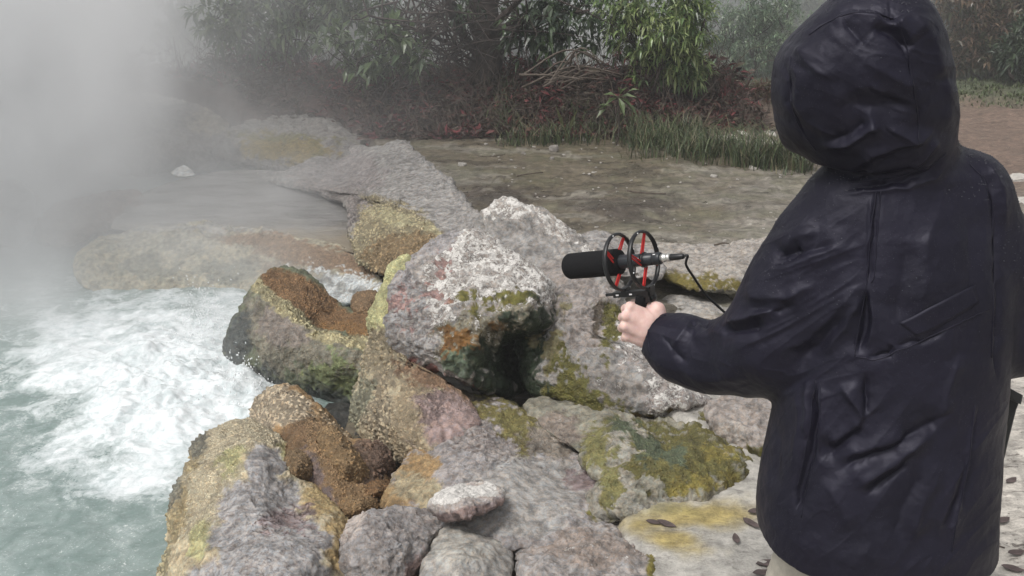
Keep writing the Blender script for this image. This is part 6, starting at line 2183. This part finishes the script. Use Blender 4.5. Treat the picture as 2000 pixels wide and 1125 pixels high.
for (px, py, l, a, lab) in ((1278, 1022, 34, -.3, "left leaf of the dark pair lying on the yellow stain"), (1302, 1027, 42, -.6, "right curled leaf of the dark pair lying on the yellow stain"), (1437, 1055, 34, 1.5, "single oval leaf lying alone on the pale pan"),
                            (1468, 1025, 44, -.9, "dark folded leaf on the pale pan below the jacket's corner"), (1476, 1000, 36, .3, "brown leaf touching the jacket's lower corner"), (1486, 1008, 30, .9, "second brown leaf tucked under the one at the jacket's corner"),
                            (1497, 1099, 46, .25, "brown leaf with a raised stalk near the trouser leg"), (1512, 1106, 36, .9, "brown leaf overlapped by the stalked one near the trouser leg"), (1490, 1122, 44, .15, "brown leaf cut by the bottom edge near the trouser leg"),
                            (1958, 1020, 40, .5, "brown leaf on the stony ground right of the jacket's hem"), (1928, 1080, 44, -.1, "dark leaf on the stony ground near the right trouser leg"), (1985, 1083, 40, .2, "pale brown leaf at the right edge of the picture, lower"),
                            (1978, 1114, 44, -.4, "dark leaf in the bottom right corner"), (1918, 1105, 34, .1, "thin dark leaf beside the right trouser leg"), (1975, 940, 34, .6, "brown leaf on the ground behind the bag"), (1940, 1045, 26, 1.2, "small leaf beside the thin twig at the right")):
    fallen_leaf(px, py, l, a, lab, random.uniform(.15, .5))


def stick(px0, py0, px1, py1, r, label, lift=0.0, name="twig", mid=None):
    a, b = ong(px0, py0), ong(px1, py1)
    b = b + [0, 0, lift]
    m = (a + b) / 2 + rng.normal(size=3) * [.03, .03, .004] + [0, 0, .008]
    v, f = tube(catmull([a + [0, 0, r], m + [0, 0, r], b + [0, 0, r]], 10), np.linspace(r, r * .6, 10), 6)
    loc = v.mean(0)
    o = link(name, mesh_from(name, v - loc, f, M_TWIG), None, loc)
    return tag(o, label, name)


stick(1318, 478, 1345, 490, .006, "short dark twig on the grey crust right of the shock mount")
stick(1395, 480, 1440, 488, .006, "thin dark twig lying across the crust beside the sleeve")
stick(1935, 1040, 1962, 1072, .004, "thin straight twig on the stony ground at the right")
stick(1225, 372, 1300, 380, .006, "long thin twig lying flat in the middle of the mud flat")
stick(1010, 345, 1060, 338, .006, "thin twig on the olive mud near the grey ridge")
a = onY(522, 205, 10.6)
b = at(562, 152, a[1] + .1)
v, f = tube(catmull([a, (a + b) / 2 + [.01, 0, .01], b], 8), np.linspace(.016, .010, 8), 6)
tag(link("stick", mesh_from("stick", v - a, f, M_TWIG), None, a), "pale bare stick leaning out of the red bank behind the angular block", "stick")
bi = []
o0 = ong(1110, 205)
br = empty("fallen_branch", o0, "tangle of bare grey branches lying on the bank in the gap beside the tree", "branch")
for k in range(16):
    s = at(rng.uniform(1010, 1110), rng.uniform(135, 175), o0[1] + rng.normal() * .25)
    e = at(rng.uniform(1130, 1220), rng.uniform(110, 160), o0[1] + rng.normal() * .25)
    m = (s + e) / 2 + [0, 0, abs(rng.normal()) * .12]
    v, f = tube(catmull([s, m, e], 12), np.linspace(.013, .005, 12) * rng.uniform(.6, 1.1), 5)
    part("bough", v, f, M_TWIG, br)

# ------------------------------------------------------------------ the misty air and the steam
def volume_box(name, lo, hi):
    lo, hi = np.asarray(lo, float), np.asarray(hi, float)
    v, f = box((hi - lo) / 2, hi - lo)
    return link(name, mesh_from(name, v, f, None, False), None, lo)


hz = volume_box("haze", (-48, -10, -2.2), (48, 64, 9.5))
hz['kind'] = 'stuff'
hz['label'] = "thin damp mist hanging over the whole spring"
m = NT("damp_mist")
pv = m.n('ShaderNodeVolumePrincipled', {'Color': (0.95, 0.96, 0.98), 'Density': 0.005, 'Anisotropy': 0.2})
m.t.links.new(pv.outputs[0], m.out.inputs['Volume'])
hz.data.materials.append(m.m)

st = volume_box("steam", (-7.5, 3.4, -0.55), (1.2, 11.5, 4.6))
st['kind'] = 'stuff'
st['label'] = "white steam drifting off the boiling spring to the left"
m = NT("rising_steam")
P = m.n('ShaderNodeNewGeometry').outputs['Position']
sep = m.n('ShaderNodeSeparateXYZ', {'Vector': P})
X, Y, Z = sep.outputs
n1 = m.noise(.55, 4, .6, P, .6)
n2 = m.noise(1.6, 3, .6, m.vadd(P, (4.2, 1.1, 0)), .5)
nn = m.math('ADD', m.math('MULTIPLY', n1, .65), m.math('MULTIPLY', n2, .35))
edge = m.math('ADD', m.math('MULTIPLY', X, -1.0), m.math('MULTIPLY', Y, -.13))
edge = m.math('ADD', edge, m.math('MULTIPLY', m.math('SUBTRACT', nn, .5), 4.2))
side = m.ramp(edge, .1, 3.3, smooth=False)
core = m.math('POWER', side, 2.2)
near = m.ramp(m.math('ADD', Y, m.math('MULTIPLY', m.math('SUBTRACT', nn, .5), 1.6)), 4.2, 6.6)
farf = m.ramp(Y, 11.3, 9.6)
top = m.ramp(Z, 4.5, 2.8)
left = m.ramp(X, -7.4, -6.4)
right = m.ramp(X, 1.1, .4)
wisp = m.ramp(nn, .40, .60, .10, 1.15)
d = m.math('MULTIPLY', core, m.math('MULTIPLY', near, wisp))
# low vapour clinging to the water
low = m.math('MULTIPLY', m.ramp(Z, .35, -.35), m.math('MULTIPLY', m.ramp(X, -1.0, -2.2), m.ramp(Y, 3.8, 5.6)))
low = m.math('MULTIPLY', low, m.ramp(nn, .42, .62, 0, 1))
bank = m.math('MULTIPLY', m.ramp(X, -2.6, -3.8), m.math('MULTIPLY', m.ramp(Y, 4.6, 6.2), m.ramp(Z, 1.6, .2)))
d = m.math('ADD', m.math('ADD', m.math('MULTIPLY', d, .95), m.math('MULTIPLY', bank, .5)), m.math('MULTIPLY', low, .5))
thin = m.math('MULTIPLY', m.math('MULTIPLY', m.ramp(X, .2, -2.8), near), m.ramp(nn, .40, .60, .15, 1.2))
d = m.math('ADD', d, m.math('MULTIPLY', thin, .13))
fz = m.math('MULTIPLY', m.math('MULTIPLY', m.ramp(Y, 3.9, 4.9), m.ramp(Z, .25, -.35)), m.math('MULTIPLY', m.ramp(X, -.75, -1.5), m.ramp(nn, .38, .6, .2, 1.0)))
d = m.math('ADD', d, m.math('MULTIPLY', fz, .6))
for g in (farf, top, left, right, m.ramp(Z, -.54, -.40), m.ramp(Y, 3.45, 4.0)):
    d = m.math('MULTIPLY', d, g)
pv = m.n('ShaderNodeVolumePrincipled', {'Color': (0.985, 0.988, 0.995), 'Density': d, 'Anisotropy': 0.1})
m.t.links.new(pv.outputs[0], m.out.inputs['Volume'])
st.data.materials.append(m.m)


st = volume_box("steam", (-12, 10.4, -0.3), (16, 27, 6.5))
st['kind'] = 'stuff'
st['label'] = "drifting vapour between and behind the trees"
m = NT("drifting_vapour")
P = m.n('ShaderNodeNewGeometry').outputs['Position']
X, Y, Z = m.n('ShaderNodeSeparateXYZ', {'Vector': P}).outputs
nn = m.noise(.45, 4, .6, P, .4)
d = m.math('MULTIPLY', m.ramp(nn, .30, .65, .35, 1.0), m.ramp(Y, 10.8, 12.8))
for g in (m.ramp(Y, 26.9, 22), m.ramp(X, -11.9, -10), m.ramp(X, 3.0, 6.0, 1.0, .35), m.ramp(X, 15.9, 13), m.ramp(Z, 6.4, 4.5)):
    d = m.math('MULTIPLY', d, g)
pv = m.n('ShaderNodeVolumePrincipled', {'Color': (0.97, 0.98, 0.985), 'Density': m.math('MULTIPLY', d, 0.22), 'Anisotropy': 0.1})
m.t.links.new(pv.outputs[0], m.out.inputs['Volume'])
st.data.materials.append(m.m)
